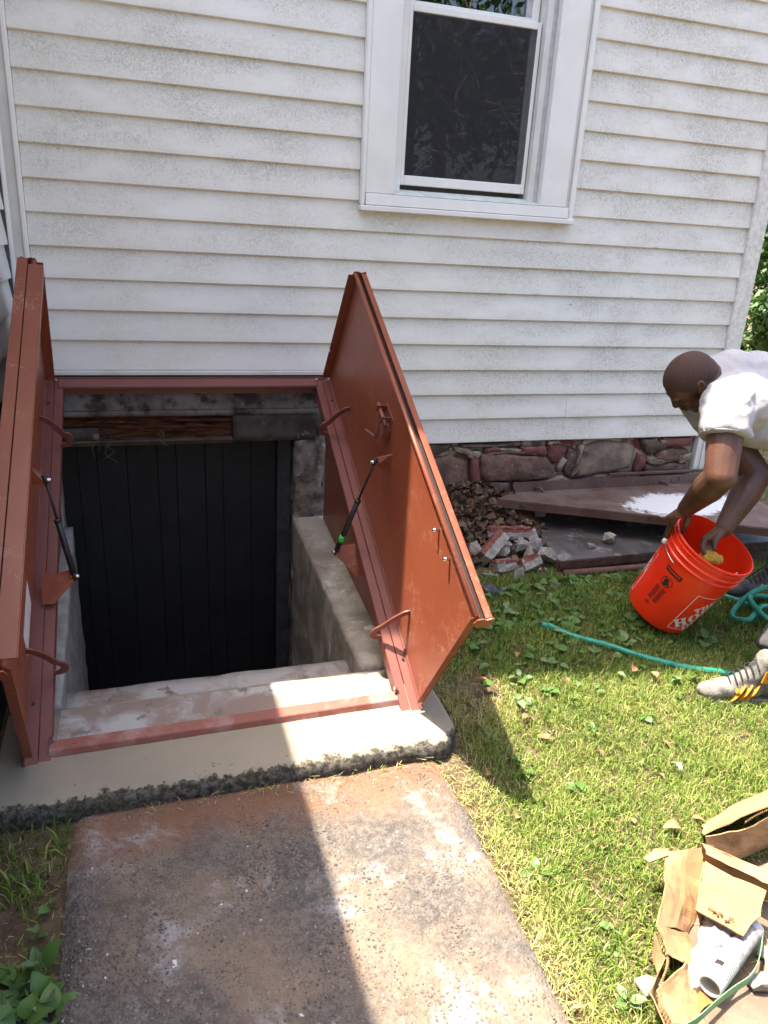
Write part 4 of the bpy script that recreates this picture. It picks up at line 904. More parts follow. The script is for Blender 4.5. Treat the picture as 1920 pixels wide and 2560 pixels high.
# ---------------------------------------------------------------- green garden hose
HOSE = M('green_hose', (.025, .27, .19), (.018, .21, .15), 30, rough=.35, bump=.0003)
def hz(pts, lift=.013): return [Vector((x, y, zg(x, y) + lift + (p[0] if p else 0))) for x, y, *p in pts]
hose = [(1.80, -.945), (1.846, -1.015), (1.906, -1.066), (1.968, -1.111), (2.023, -1.166), (2.08, -1.215), (2.14, -1.257), (2.203, -1.294), (2.286, -1.328), (2.36, -1.367), (2.55, -1.43), (2.9, -1.44), (3.15, -1.3), (3.12, -1.1), (2.95, -1.02), (2.79, -1.00, .012), (2.70, -1.05, .03), (2.63, -1.08, .015), (2.60, -1.03, 0), (2.66, -.985, .02), (2.76, -.97, .07), (2.84, -1.0, .09), (2.86, -1.08, .07), (2.79, -1.13, .03), (2.70, -1.12, .03), (2.685, -1.04, .05), (2.72, -.98, .05), (2.80, -.95, .03), (2.95, -.98, .01), (3.05, -.9, 0), (2.99, -.78), (2.88, -.80), (2.83, -.79), (2.79, -.775), (2.72, -.80), (2.64, -.845), (2.673, -.875), (2.714, -.924), (2.741, -.969)]
o = tubeo('garden_hose', spline(hz(hose), 7), .0115, HOSE, None, 10); tag(o, 'green garden hose trailing over the lawn into a loose coil', 'hose')
tubeo('hose_end', [o.data.vertices[0].co + Vector((.006, -.008, 0)), o.data.vertices[0].co + Vector((-.018, .03, -.004))], .013, M('hose_fitting', (.02, .22, .15), rough=.4), o, 8)
# ---------------------------------------------------------------- orange bucket
BKB = Vector((2.2626, -.9836, .1297)); BKA = Vector((.1896, -.4014, .8961)).normalized()
BE1 = Vector((-.8264, -.5581, -.0751)); BE1 = (BE1 - BKA * BE1.dot(BKA)).normalized(); BE2 = BKA.cross(BE1)
def brad(t): return .1285 + .018 * t / .30
def BP(ph, t, off=0, r=None):
    r = (brad(t) if r is None else r) + off
    return BKB + BKA * t + (BE1 * math.cos(ph) + BE2 * math.sin(ph)) * r
bk = thing('bucket', 'orange plastic bucket with white logo tipped in the crouching worker\'s hands', 'bucket', tuple(BKB))
ORG = M('orange_plastic', (.80, .034, .006), (.74, .028, .006), 8, rough=.32, bump=.0004, bscale=9, spec=.5)
prof = [(0, .0), (0, .123), (.003, .1275), (.01, .1292), (.06, brad(.06)), (.12, brad(.12)), (.18, brad(.18)), (.24, brad(.24)), (.292, brad(.292)), (.294, .1525), (.298, .1535), (.301, .1515), (.303, .1482), (.318, .1487), (.320, .1535), (.324, .1545), (.327, .1525), (.329, .1492), (.343, .1495), (.345, .1525), (.349, .153), (.351, .1500), (.360, .1502), (.362, .1545), (.3665, .1555), (.370, .1535), (.370, .1490), (.36, .1462), (.3, .1440), (.2, .1380), (.1, .1320), (.01, .1262), (.006, 0)]
bm = bmesh.new(); rings = []
for t, r in prof: rings.append([bm.verts.new(BP(2 * math.pi * k / 72, t, 0, max(r, .0005))) for k in range(72)])
for a, b in zip(rings, rings[1:]):
    for k in range(72): bm.faces.new((a[k], a[(k + 1) % 72], b[(k + 1) % 72], b[k]))
bshell = bmo('bucket_shell', bm, ORG, bk, True)
bshell.data.set_sharp_from_angle(angle=math.radians(40))
LOGOW = M('white_print', (.78, .76, .74), (.7, .66, .63), 40, rough=.4, bump=0); LOGOK = M('black_print', (.02, .018, .018), (.04, .03, .03), 60, rough=.4, bump=0)
def patch(bm, quad, ph0, t0, nsub=3, off=.0007):
    """planar (s,t) quad wrapped on the bucket wall"""
    (ax, ay), (bx, by), (cx, cy), (dx, dy) = quad; g = []
    for i in range(nsub + 1):
        u = i / nsub; row = []
        for j in range(2):
            p = ((ax + (bx - ax) * u, ay + (by - ay) * u), (dx + (cx - dx) * u, dy + (cy - dy) * u))[j]
            row.append(bm.verts.new(BP(ph0 + p[0] / .138, t0 + p[1], off)))
        g.append(row)
    for i in range(nsub): bm.faces.new((g[i][0], g[i + 1][0], g[i + 1][1], g[i][1]))
def R4(x0, y0, x1, y1): return [(x0, y0), (x1, y0), (x1, y1), (x0, y1)]
LET = {'T': (.8, [R4(.28, 0, .52, 1), R4(.16, 0, .64, .12), R4(0, .84, .8, 1), R4(0, .66, .12, .84), R4(.68, .66, .8, .84)]),
       'H': (.95, [R4(.08, 0, .34, 1), R4(.61, 0, .87, 1), R4(0, 0, .42, .11), R4(.53, 0, .95, .11), R4(0, .89, .42, 1), R4(.53, .89, .95, 1), R4(.345, .43, .605, .58)]),
       'E': (.78, [R4(.08, 0, .34, 1), R4(0, 0, .78, .13), R4(0, .87, .78, 1), R4(.345, .44, .58, .57), R4(.66, .13, .78, .34), R4(.66, .66, .78, .87)]),
       'M': (1.1, [R4(.06, 0, .26, 1), R4(.84, 0, 1.04, 1), R4(0, 0, .34, .1), R4(.76, 0, 1.1, .1), R4(0, .9, .3, 1), R4(.8, .9, 1.1, 1), [(.26, 1), (.46, .95), (.62, .15), (.48, .15)], [(.84, 1), (.66, .95), (.56, .3), (.64, .15)]]),
       'D': (.9, [R4(.08, 0, .34, 1), R4(0, 0, .4, .11), R4(0, .89, .4, 1), [(.44, 0), (.7, .06), (.62, .16), (.44, .12)], [(.7, .06), (.9, .34), (.64, .36), (.6, .16)], R4(.64, .36, .9, .66), [(.64, .66), (.9, .66), (.7, .95), (.6, .85)], [(.44, .88), (.62, .84), (.7, .95), (.44, 1)]]),
       'P': (.8, [R4(.08, 0, .34, 1), R4(0, 0, .44, .11), R4(0, .89, .4, 1), [(.44, .42), (.7, .48), (.6, .58), (.44, .54)], R4(.58, .56, .8, .84), [(.44, .88), (.6, .84), (.74, .95), (.44, 1)]]),
       'O': (.95, [])}
o_ = []
for k in range(14):
    a0, a1 = [math.pi / 2 + .16 + (math.pi - .32) * q / 7 + (math.pi if k > 6 else 0) for q in (k % 7, k % 7 + 1)]
    f = lambda a, ri, rw: (.475 + math.cos(a) * rw, .5 + math.sin(a) * ri)
    o_.append([f(a0, .5, .475), f(a1, .5, .475), f(a1, .36, .2), f(a0, .36, .2)])
LET['O'] = (.95, o_)
def word(bm, txt, h, org, ph0, t0, ang):
    x = 0; ca, sa = math.cos(ang), math.sin(ang)
    for ch in txt:
        w_, qs = LET[ch]
        for q in qs:
            patch(bm, [(org[0] + ((x + a) * ca - b * sa) * h, org[1] + ((x + a) * sa + b * ca) * h) for a, b in q], ph0, t0, 3, .0009)
        x += w_ + .1
    return x * h
for ph0 in (math.radians(73), math.radians(-101)):
    bm = bmesh.new(); s_ = .098
    for q in (R4(-s_, -s_, -s_ + .0028, s_), R4(s_ - .0028, -s_, s_, s_)): patch(bm, q, ph0, .128, 2)
    for q in (R4(-s_ + .003, -s_, s_ - .003, -s_ + .0028), R4(-s_ + .003, s_ - .0028, s_ - .003, s_)): patch(bm, q, ph0, .128, 16)
    d = math.radians(43); e = Vector((math.cos(d), math.sin(d))); n2 = Vector((-e.y, e.x))
    for txt, h, off, ln in (('THE', .030, .032, -.030), ('HOME', .050, -.022, -.110), ('DEPOT', .036, -.064, -.086)):
        p = e * ln + n2 * off; word(bm, txt, h, (p.x, p.y), ph0, .128, d)
    bmo('logo_print', bm, LOGOW, bshell)
bm = bmesh.new(); pc = math.radians(-15)
patch(bm, R4(-.036, -.0105, .036, .0105), pc, .243, 8)
for k in range(20):
    a0, a1 = 6.2832 * k / 20, 6.2832 * (k + 1) / 20; f = lambda a, r: (math.cos(a) * r, math.sin(a) * r)
    patch(bm, [f(a0, .0235), f(a1, .0235), f(a1, .0205), f(a0, .0205)], pc, .196, 1)
patch(bm, [(-.017, .013), (-.013, .017), (.017, -.013), (.013, -.017)], pc, .196, 2, .0008)
for (x0, y0, x1, y1) in ((-.006, .004, .006, .015), (-.009, -.012, .007, .004), (-.013, -.006, -.008, .004), (.006, -.014, .012, .0), (-.012, -.019, .004, -.012)): patch(bm, R4(x0, y0, x1, y1), pc, .196, 2)
for i in range(15):
    for c_ in (-1, 1):
        y = .160 - i * .0048; patch(bm, R4(-.024 if c_ < 0 else .002, 0, (-.002 if c_ < 0 else .024) - .006 * rnd.random(), .0026), pc, y, 2)
for i in range(6): patch(bm, R4(-.02 + i * .003, 0, -.0185 + i * .003, .012), pc, .066, 1)
bmo('warning_print', bm, LOGOK, bshell)
bm = bmesh.new()
for i in range(11): patch(bm, R4(-.030 + i * .0055, -.002, -.0268 + i * .0055 + .001 * (i % 2), .0045), pc, .2435, 1, .0011)
bmo('warning_letters', bm, ORG, bshell)
WIRE = M('galvanised_wire', (.5, .5, .5), (.4, .4, .4), rough=.3, bump=0, metal=1)
pts = [BP(math.radians(-62 + i * (180.0 / 14)), (.286 - .003 * i), .006 + .004 * math.sin(math.pi * i / 14)) for i in range(0, 4)]
tubeo('bail_wire', spline(pts, 4), .0024, WIRE, bk, 6)
bm = bmesh.new(); ell(bm, BP(math.radians(-64), .287, .006), (.013, .013, .013), None, 12); bmo('bail_ear', bm, M('white_plastic', (.75, .74, .72), rough=.4), bk, True)
bm = bmesh.new(); ell(bm, BP(math.radians(118), .287, .006), (.013, .013, .013), None, 12); bmo('bail_ear', bm, MATS['white_plastic'], bk, True)
# ---------------------------------------------------------------- person bending over the bucket
SKIN = M('dark_skin', (.105, .047, .029), (.07, .031, .019), 9, rough=.42, bump=.0009, bscale=130, spec=.45)
SHIRT = M('white_tee', (.42, .415, .43), (.36, .355, .37), 7, rough=.85, bump=.004, bscale=18, spec=.2, dist=1.2)
PANT = M('charcoal_work_trousers', (.05, .048, .055), (.09, .085, .09), 14, rough=.85, bump=.004, bscale=22, spots=[((.25, .24, .23), 20, .68, .74)])
per = thing('person', 'person in white T-shirt and dark trousers bending to scoop from the orange bucket', 'person', (2.6, -1.18, .05))
V3 = Vector
HC = V3((2.172, -1.02, 1.036)); HU = V3((-.83, .10, .56)).normalized(); HF = V3((-.48, .27, -.80)); HF = (HF - HU * HF.dot(HU)).normalized(); HS = HU.cross(HF)   # HS sideways
if HS.y > 0: HS = -HS                                       # towards the viewer's side
AX = [HF, HS, HU]; HK = .90
def hp(f, s, u): return HC + (HF * f + HS * s + HU * u) * HK
bm = bmesh.new()
def hell(bm, c, r, ax, n): ell(bm, c, tuple(q * HK for q in r), ax, n)
hell(bm, hp(-.012, 0, .018), (.100, .077, .090), AX, 24)           # cranium
hell(bm, hp(-.045, 0, -.005), (.068, .070, .075), AX, 20)          # occiput
hell(bm, hp(.035, 0, .0), (.058, .066, .075), AX, 20)              # brow block
hell(bm, hp(.034, 0, -.055), (.052, .056, .062), AX, 20)           # face
hell(bm, hp(.040, 0, -.098), (.040, .042, .030), AX, 16)           # chin
for s in (-1, 1):
    hell(bm, hp(.012, s * .048, -.075), (.042, .016, .034), AX, 14)  # jaw
    hell(bm, hp(.062, s * .034, -.040), (.020, .022, .018), AX, 12)  # cheek
    hell(bm, hp(.080, s * .030, .008), (.014, .026, .009), AX, 12)   # brow ridge
    hell(bm, hp(.076, s * .030, -.008), (.011, .013, .009), AX, 10)  # eyelid
    ear = [(HF * .85 - HU * .2 - HS * s * .0).normalized(), HS, (HU * .95 + HF * -.2).normalized()]
    hell(bm, hp(-.006, s * .080, -.018), (.021, .012, .035), ear, 14); hell(bm, hp(-.022, s * .090, -.006), (.010, .010, .029), ear, 12); hell(bm, hp(-.002, s * .081, -.050), (.010, .009, .013), ear, 10)
cap(bm, hp(.084, 0, .0), hp(.098, 0, -.034), .009, .012); hell(bm, hp(.090, 0, -.040), (.012, .020, .010), AX, 12)   # nose
hell(bm, hp(.088, 0, -.064), (.011, .024, .007), AX, 12); hell(bm, hp(.085, 0, -.076), (.011, .021, .008), AX, 12)   # lips
NK = V3((2.30, -1.015, 1.035))
cap(bm, hp(-.035, 0, -.035), NK, .066, .072)
shN, elN, wN = V3((2.225, -1.165, .985)), V3((2.165, -1.262, .768)), V3((2.190, -1.112, .600))
shF, elF, wF = V3((2.35, -.87, .965)), V3((2.495, -1.085, .70)), V3((2.352, -1.135, .523))
cap(bm, V3((2.30, -1.11, .995)), shN, .07, .066); cap(bm, V3((2.34, -.95, .99)), shF, .07, .066)
cap(bm, shN, elN, .066, .052); cap(bm, elN, elN.lerp(wN, .35), .051, .053); cap(bm, elN.lerp(wN, .35), wN, .053, .032)
cap(bm, shF, elF, .066, .052); cap(bm, elF, elF.lerp(wF, .35), .051, .053); cap(bm, elF.lerp(wF, .35), wF, .053, .033)
CH, PV = V3((2.38, -1.03, .985)), V3((2.84, -1.10, .88))
tor = [HS] 
cap(bm, NK, CH, .085, .125); cap(bm, CH, CH.lerp(PV, .5), .125, .118); cap(bm, CH.lerp(PV, .5), PV, .118, .125)
hN, kN, aN = V3((2.84, -1.20, .86)), V3((2.60, -1.365, .48)), V3((2.352, -1.462, .115))
hF, kF, aF = V3((2.90, -1.0, .86)), V3((2.90, -.92, .50)), V3((2.955, -.893, .165))
for a, b, c in ((hN, kN, aN), (hF, kF, aF)): cap(bm, a, b, .088, .058); cap(bm, b, b.lerp(c, .3), .056, .058); cap(bm, b.lerp(c, .3), c, .058, .04)
# near hand over the rim: palm, four fingers outside the wall, thumb inside
kn = [V3((2.166, -1.103, .566)), V3((2.160, -1.084, .556)), V3((2.160, -1.066, .546)), V3((2.164, -1.050, .536))]
for q in kn: cap(bm, wN + (q - wN) * .12, q, .019, .0115)
for i, q in enumerate(kn):
    ph = math.radians(-66 - 11 * i); t0 = .345 - .006 * i; tip = BP(ph, t0 - .058 + .01 * abs(i - 1.3), .0085); mid = BP(ph, t0 + .012, .019)
    m1 = q.lerp(mid, .6) + V3((-.008, -.003, .006)); r = (.0098, .0100, .0096, .0085)[i]
    cap(bm, q, m1, r + .001, r); cap(bm, m1, mid, r, r * .95); cap(bm, mid, tip, r * .95, r * .8)
tb = wN + V3((.016, .003, -.024)); t1 = BP(math.radians(-52), .402, -.004); t2 = BP(math.radians(-56), .356, -.018)
cap(bm, wN + V3((.004, 0, -.008)), tb, .018, .015); cap(bm, tb, t1, .014, .0112); cap(bm, t1, t2, .011, .009)
# far hand inside the bucket closed round the sponge
SPC = V3((2.286, -1.160, .432))
kf = [V3((2.268, -1.142, .484)), V3((2.282, -1.133, .472)), V3((2.300, -1.128, .462)), V3((2.318, -1.126, .454))]
for q in kf: cap(bm, wF + (q - wF) * .1, q, .021, .0125)
for i, q in enumerate(kf):
    r = (.0100, .0102, .0098, .0087)[i]; m1 = q + V3((-.016, -.016, -.022)); m2 = m1 + V3((.004, -.012, -.020)); tip = m2 + V3((.014, -.002, -.008))
    cap(bm, q, m1, r + .001, r); cap(bm, m1, m2, r, r * .93); cap(bm, m2, tip, r * .93, r * .8)
tb = wF + V3((-.034, -.018, -.018)); cap(bm, wF + V3((-.006, -.004, -.006)), tb, .02, .0155); t1 = tb + V3((-.028, -.016, -.018)); cap(bm, tb, t1, .014, .0115); cap(bm, t1, t1 + V3((-.006, -.012, -.022)), .0112, .0088)
body = bmo('body', bm, SKIN, per); remesh(body, .0042, 5, .5)
# close cropped hair: thin shell over the cranium above the hairline
bm = bmesh.new(); hell(bm, hp(-.012, 0, .018), (.1008, .0778, .0908), AX, 40); hell(bm, hp(-.045, 0, -.005), (.0688, .0708, .0758), AX, 32)
for pl_co, pl_no in ((hp(.055, 0, .035), (HF * .75 - HU * .66).normalized()), (hp(0, 0, -.018), (-HU * .9 + HF * .25).normalized())):
    bmesh.ops.bisect_plane(bm, geom=bm.verts[:] + bm.edges[:] + bm.faces[:], plane_co=pl_co, plane_no=pl_no, clear_outer=True)
bmo('hair', bm, M('cropped_hair', (.042, .022, .016), (.075, .036, .025), 230, rough=.75, bump=.0012, bscale=700), per, True)
# T-shirt
bm = bmesh.new()
cap(bm, V3((2.285, -1.012, 1.035)), V3((2.36, -1.02, 1.0)), .088, .142, 24); cap(bm, V3((2.31, -1.15, .988)), V3((2.33, -.90, .985)), .098, .098, 24)
cap(bm, V3((2.36, -1.02, .995)), V3((2.56, -1.06, .965)), .142, .158, 24); cap(bm, V3((2.56, -1.06, .965)), V3((2.86, -1.10, .90)), .158, .145, 24)
ell(bm, (2.50, -1.07, .885), (.17, .12, .080)); ell(bm, (2.40, -1.06, .90), (.10, .10, .07)); ell(bm, (2.43, -1.03, 1.04), (.16, .12, .098))
def sleeve(a, b, k, r0, r1): cap(bm, a, a.lerp(b, k), r0, r1, 24, False); ell(bm, a, (r0, r0, r0))
sleeve(shN, elN, .44, .086, .080); sleeve(shF, elF, .44, .084, .078)
cap(bm, V3((2.30, -1.12, .99)), shN + V3((0, 0, .004)), .098, .084)
shirt = bmo('t_shirt', bm, SHIRT, per); remesh(shirt, .0075, 5, .5)
def shake(o, f):
    """move every vertex along its normal by f(co)"""
    n_ = len(o.data.vertices); co = np.empty(n_ * 3, 'f'); no = np.empty(n_ * 3, 'f'); o.data.vertices.foreach_get('co', co); o.data.vertices.foreach_get('normal', no)
    co = co.reshape(-1, 3); no = no.reshape(-1, 3); d = np.array([f(V3([float(q) for q in c])) for c in co]); co += no * d[:, None].astype('f'); o.data.vertices.foreach_set('co', co.ravel()); o.data.update()
# cloth folds running from the armpit to the back
shake(shirt, lambda p: .009 - .016 * abs(noise.noise(V3((p.x * 5 + p.z * 13, p.y * 4, p.z * 8 - p.x * 9)))) - .007 * abs(noise.noise(V3((p.x * 14 + p.z * 26, p.y * 9, p.z * 15 - p.x * 18)))))
bm = bmesh.new(); d_ = (elN - shN).normalized(); c_ = shN.lerp(elN, .435); u_, s_, v_ = frame(d_)
tube(bm, [c_ + (s_ * math.cos(a * .2618) + v_ * math.sin(a * .2618)) * .0785 for a in range(25)], .0035, 6, False); bmo('sleeve_hem', bm, SHIRT, shirt, True)
c_ = V3((2.268, -1.012, 1.042)); u_, s_, v_ = frame(V3((.80, .0, -.42)) )
# trousers
bm = bmesh.new(); cap(bm, V3((2.78, -1.09, .90)), PV, .135, .15, 20)
for a, b, c in ((hN, kN, aN), (hF, kF, aF)): cap(bm, a, b, .108, .085, 20); cap(bm, b, b.lerp(c, .84), .082, .068, 20, False); ell(bm, b, (.085, .085, .085))
tr = bmo('trousers', bm, PANT, per); remesh(tr, .009, 4, .5)
shake(tr, lambda p: .006 * noise.noise(p * 13))
# shoes
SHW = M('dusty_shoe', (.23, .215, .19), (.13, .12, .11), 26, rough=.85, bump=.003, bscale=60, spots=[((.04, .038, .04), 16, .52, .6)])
SHB = M('shaded_shoe', (.035, .036, .042), (.07, .07, .075), 22, rough=.7, bump=.002, bscale=60, spots=[((.25, .24, .22), 30, .66, .72)])  # same pair, this upper coloured darker for standing in shade
YEL = M('yellow_stripe', (.5, .22, .015), (.4, .17, .012), 40, rough=.6, bump=.001); SOLE = M('dirty_sole', (.27, .25, .21), (.16, .14, .12), 30, rough=.85, bump=.002); LACE = M('dark_lace', (.03, .03, .032), rough=.8, bump=0)
def shoe(toe, heel, gz, side, upper, label):
    """toe/heel 2D points; side = unit vector to the visible side"""
    toe, heel = V3((*toe, gz)), V3((*heel, gz)); d = (toe - heel).normalized(); L_ = (toe - heel).length; sd = V3((-d.y, d.x, 0));
    if sd.dot(V3(side)) < 0: sd = -sd
    up = V3((0, 0, 1))
    P = lambda a, s, z: heel + d * (a * L_) + sd * s + up * z
    ax = [d, sd, up]; bm = bmesh.new()
    ell(bm, P(.12, 0, .055), (.045, .036, .050), ax); ell(bm, P(.84, .0, .036), (.050, .040, .030), ax); ell(bm, P(.66, .0, .046), (.070, .042, .036), ax); ell(bm, P(.42, 0, .052), (.075, .037, .046), ax)
    cap(bm, P(.16, 0, .06), P(.22, 0, .15), .042, .044); cap(bm, P(.36, 0, .085), P(.22, 0, .15), .035, .04); cap(bm, P(.62, 0, .058), P(.34, 0, .10), .026, .032)
    sh = bmo('shoe', bm, upper, per); remesh(sh, .004, 4, .5); sh['label'] = label
    ol = [(0.02, .0), (.06, .03), (.2, .036), (.45, .034), (.68, .044), (.86, .041), (.96, .026), (1.0, .0)]; poly = [P(a, s, .0) for a, s in ol] + [P(a, -s, .0) for a, s in ol[-2:0:-1]]
    bm = bmesh.new(); prism(bm, poly, (0, 0, .018)); bevel(bm, .003); bmo('sole', bm, SOLE, sh)
    for i in range(3):
        a = .40 + .085 * i; bm = bmesh.new()
        pts = [P(a + .10 - q * .16, .0375 + .0075 * math.sin(q * 3.1) + .002 * (1 - q), .022 + .052 * q) for q in (0, .25, .5, .75, 1)]
        for j, q in enumerate((0, .25, .5, .75, 1)): pts[j] = P(a + .09 - q * .15, (.042, .0455, .0440, .0395, .031)[j] - .003 * (2 - i) * (q < .3), .021 + .054 * q)
        tube(bm, pts, 1, 4, True, (.0125, .003), d); bmo('stripe', bm, YEL, sh)
    for i in range(6):
        a = .66 - .058 * i; z = .078 + .0125 * i; tubeo('lace', spline([P(a, .030, z - .014), P(a + .012, .012, z + .006), P(a - .006, -.012, z + .008), P(a, -.028, z - .010)], 4), .0028, LACE, sh, 6)
    return sh, P
shN_, PN = shoe((2.128, -1.412), (2.412, -1.478), .012, (0, -1, 0), SHW, 'dusty grey high-top shoe with yellow stripes standing in the sun')
shF_, PF = shoe((2.700, -.872), (2.985, -.905), .074, (0, -1, 0), SHB, 'shade-darkened shoe with yellow stripes standing in the shade beside the hose coil')
bm = bmesh.new(); q = [PN(.36, .0455, .095), PN(.26, .0475, .092), PN(.23, .0475, .135), PN(.33, .0455, .138)]; prism(bm, q, V3((0, -.004, 0))); tagp = bmo('tongue_patch', bm, YEL, shN_)
bm = bmesh.new(); cc = (q[0] + q[2]) / 2 + V3((0, -.0045, 0)); ex, ey = (q[0] - q[1]).normalized(), V3((0, 0, 1))
st = [cc + (ex * math.cos(math.pi / 2 + k * math.pi / 5) + ey * math.sin(math.pi / 2 + k * math.pi / 5)) * (.0125 if k % 2 == 0 else .0055) for k in range(10)]; prism(bm, st, V3((0, -.0012, 0))); bmo('star_mark', bm, M('orange_print', (.5, .12, .01), rough=.6, bump=0), tagp)
bm = bmesh.new(); tube(bm, [PN(.62, .0405, .052), PN(.60, .041, .064)], 1, 4, True, (.016, .004), V3((1, 0, 0))); bmo('side_mark', bm, YEL, shN_)
# sponge in the far hand
bm = bmesh.new(); ell(bm, SPC + V3((-.004, -.006, -.006)), (.036, .030, .028)); ell(bm, SPC + V3((.024, -.014, -.014)), (.028, .024, .022)); sp = bmo('sponge', bm, M('yellow_sponge', (.55, .33, .045), (.42, .24, .03), 60, rough=.95, bump=.006, bscale=140), None); remesh(sp, .004, 1)
for v in sp.data.vertices: v.co += noise.noise_vector(v.co * 90) * .003
tag(sp, 'yellow sponge squeezed in a hand inside the orange bucket', 'sponge')
# ---------------------------------------------------------------- torn cardboard carton with rubbish
CARD = M('corrugated_card', (.37, .225, .11), (.30, .175, .085), 9, rough=.85, bump=.0012, bscale=30, spots=[((.19, .11, .055), 14, .54, .7), ((.4, .25, .13), 20, .62, .7)])
def mat_card_ribs():
    k = NT('ribbed_card'); v = k.pos(); w_ = k.n('ShaderNodeTexWave', wave_type='BANDS', bands_direction='DIAGONAL'); k.l(v, w_.inputs[0]); w_.inputs['Scale'].default_value = 62; w_.inputs['Distortion'].default_value = .6
    c = k.mix(k.ramp(k.noise(v, 9, 5), .35, .65), (.40, .235, .11), (.33, .19, .085)); k.col(k.mix(k.math('MULTIPLY', w_.outputs['Fac'], .18), c, (.46, .29, .15))); k.rough(.85); k.spec(.2); k.bump(w_.outputs['Fac'], .0012); return k.m
RIB = mat_card_ribs()
DUSTC = M('dusty_card', (.19, .14, .1), (.14, .1, .072), 10, rough=.95, bump=.003, bscale=120, spots=[((.3, .265, .22), 60, .6, .7), ((.14, .1, .07), 90, .64, .7)])
box_ = thing('cardboard_carton', 'torn brown cardboard carton of rubbish lying open on the sunny grass', 'carton', (1.55, -2.25, 0))
def sheet(name, rows, mat, parent, th=.004, amp=.003, freq=22, seed=0, sub=4, soft=False):
    """crumpled sheet through rows of points (each the same length)"""
    def lin(r): return [Vector(r[i]).lerp(Vector(r[i + 1]), j / sub) for i in range(len(r) - 1) for j in range(sub)] + [Vector(r[-1])]
    f_ = (lambda r: spline(r, sub)) if soft else lin                      # stiff board folds in straight creases
    rows = [f_(r) for r in rows]; cols = [f_(c) for c in zip(*rows)]; g = [list(r) for r in zip(*cols)]
    if not soft:
        for r in g:
            for k_, p_ in ((0, 1), (-1, -2)):
                r[k_] = r[k_] + (r[k_] - r[p_]).normalized() * (.006 * noise.noise(r[k_] * 120 + Vector((seed, 3, 0))))
    bm = bmesh.new(); n_, m_ = len(g), len(g[0])
    top = [[p + (noise.noise_vector(p * freq + Vector((seed, 0, seed))) * 1.2 + noise.noise_vector(p * freq * 2.7 + Vector((seed, 0, seed))) * .7) * amp for p in r] for r in g]
    def nrm(i, j):
        a = top[min(i + 1, n_ - 1)][j] - top[max(i - 1, 0)][j]; b = top[i][min(j + 1, m_ - 1)] - top[i][max(j - 1, 0)]; c = a.cross(b)
        return c.normalized() if c.length > 1e-9 else Vector((0, 0, 1))
    A = [[bm.verts.new(top[i][j]) for j in range(m_)] for i in range(n_)]; B = [[bm.verts.new(top[i][j] - nrm(i, j) * th) for j in range(m_)] for i in range(n_)]
    for i in range(n_ - 1):
        for j in range(m_ - 1): bm.faces.new((A[i][j], A[i + 1][j], A[i + 1][j + 1], A[i][j + 1])); bm.faces.new((B[i][j], B[i][j + 1], B[i + 1][j + 1], B[i + 1][j]))
    for i in range(n_ - 1):
        for j in (0, m_ - 1): bm.faces.new((A[i][j], A[i + 1][j], B[i + 1][j], B[i][j]))
    for j in range(m_ - 1):
        for i in (0, n_ - 1): bm.faces.new((A[i][j], A[i][j + 1], B[i][j + 1], B[i][j]))
    return bmo(name, bm, mat, parent, soft)
def flute(parent, pts, wave=.0022, wid=.006, up=(0, 0, 1), per=.0075):
    """wavy inner paper seen on a torn edge"""
    pts = spline(pts, 10); bm = bmesh.new(); L_ = 0; prev = None; up = Vector(up).normalized()
    dense = []
    for a, b in zip(pts, pts[1:]):
        for q in range(4): dense.append(a.lerp(b, q / 4))
    for i, p in enumerate(dense):
        t = (dense[min(i + 1, len(dense) - 1)] - dense[max(i - 1, 0)]).normalized(); s = t.cross(up).normalized()
        if i: L_ += (p - dense[i - 1]).length
        o = s * wave * math.sin(6.283 * L_ / per); a, b = bm.verts.new(p + o), bm.verts.new(p + o + up * wid)
        if prev: bm.faces.new((prev[0], a, b, prev[1]))
        prev = (a, b)
    return bmo('corrugated_edge', bm, M('kraft_fluting', (.40, .25, .12), (.3, .18, .08), 60, rough=.9, bump=0), parent)
sheet('carton_floor', [[(1.35, -2.37, .008), (1.45, -2.22, .008), (1.60, -2.08, .010), (1.66, -2.06, .012)], [(1.42, -2.44, .008), (1.56, -2.32, .007), (1.72, -2.2, .008), (1.85, -2.08, .012)], [(1.5, -2.56, .01), (1.7, -2.46, .008), (1.9, -2.3, .008), (2.06, -2.12, .012)]], DUSTC, box_, .004, .003, 14, 1)
a_ = sheet('side_flap', [[(1.508, -2.047, .100), (1.56, -2.052, .100), (1.615, -2.06, .092)], [(1.468, -2.095, .104), (1.53, -2.098, .070), (1.592, -2.10, .030)], [(1.43, -2.145, .100), (1.49, -2.148, .060), (1.54, -2.15, .014)], [(1.362, -2.212, .088), (1.42, -2.205, .055), (1.475, -2.195, .012)]], CARD, box_, .004, .004, 16, 2)
sheet('torn_tip', [[(1.44, -2.052, .098), (1.475, -2.040, .106), (1.512, -2.046, .103)], [(1.445, -2.066, .098), (1.47, -2.064, .102), (1.498, -2.064, .103)]], CARD, box_, .0035, .002, 20, 3)
sheet('front_flap', [[(1.358, -2.214, .090), (1.42, -2.208, .050), (1.474, -2.196, .012)], [(1.362, -2.262, .060), (1.41, -2.252, .030), (1.462, -2.235, .010)], [(1.392, -2.283, .052), (1.41, -2.275, .028), (1.44, -2.262, .010)], [(1.318, -2.318, .072), (1.365, -2.318, .036), (1.40, -2.315, .011)], [(1.272, -2.332, .078), (1.33, -2.345, .045), (1.375, -2.355, .012)], [(1.262, -2.398, .070), (1.315, -2.395, .042), (1.365, -2.39, .012)]], CARD, box_, .004, .004, 18, 4)
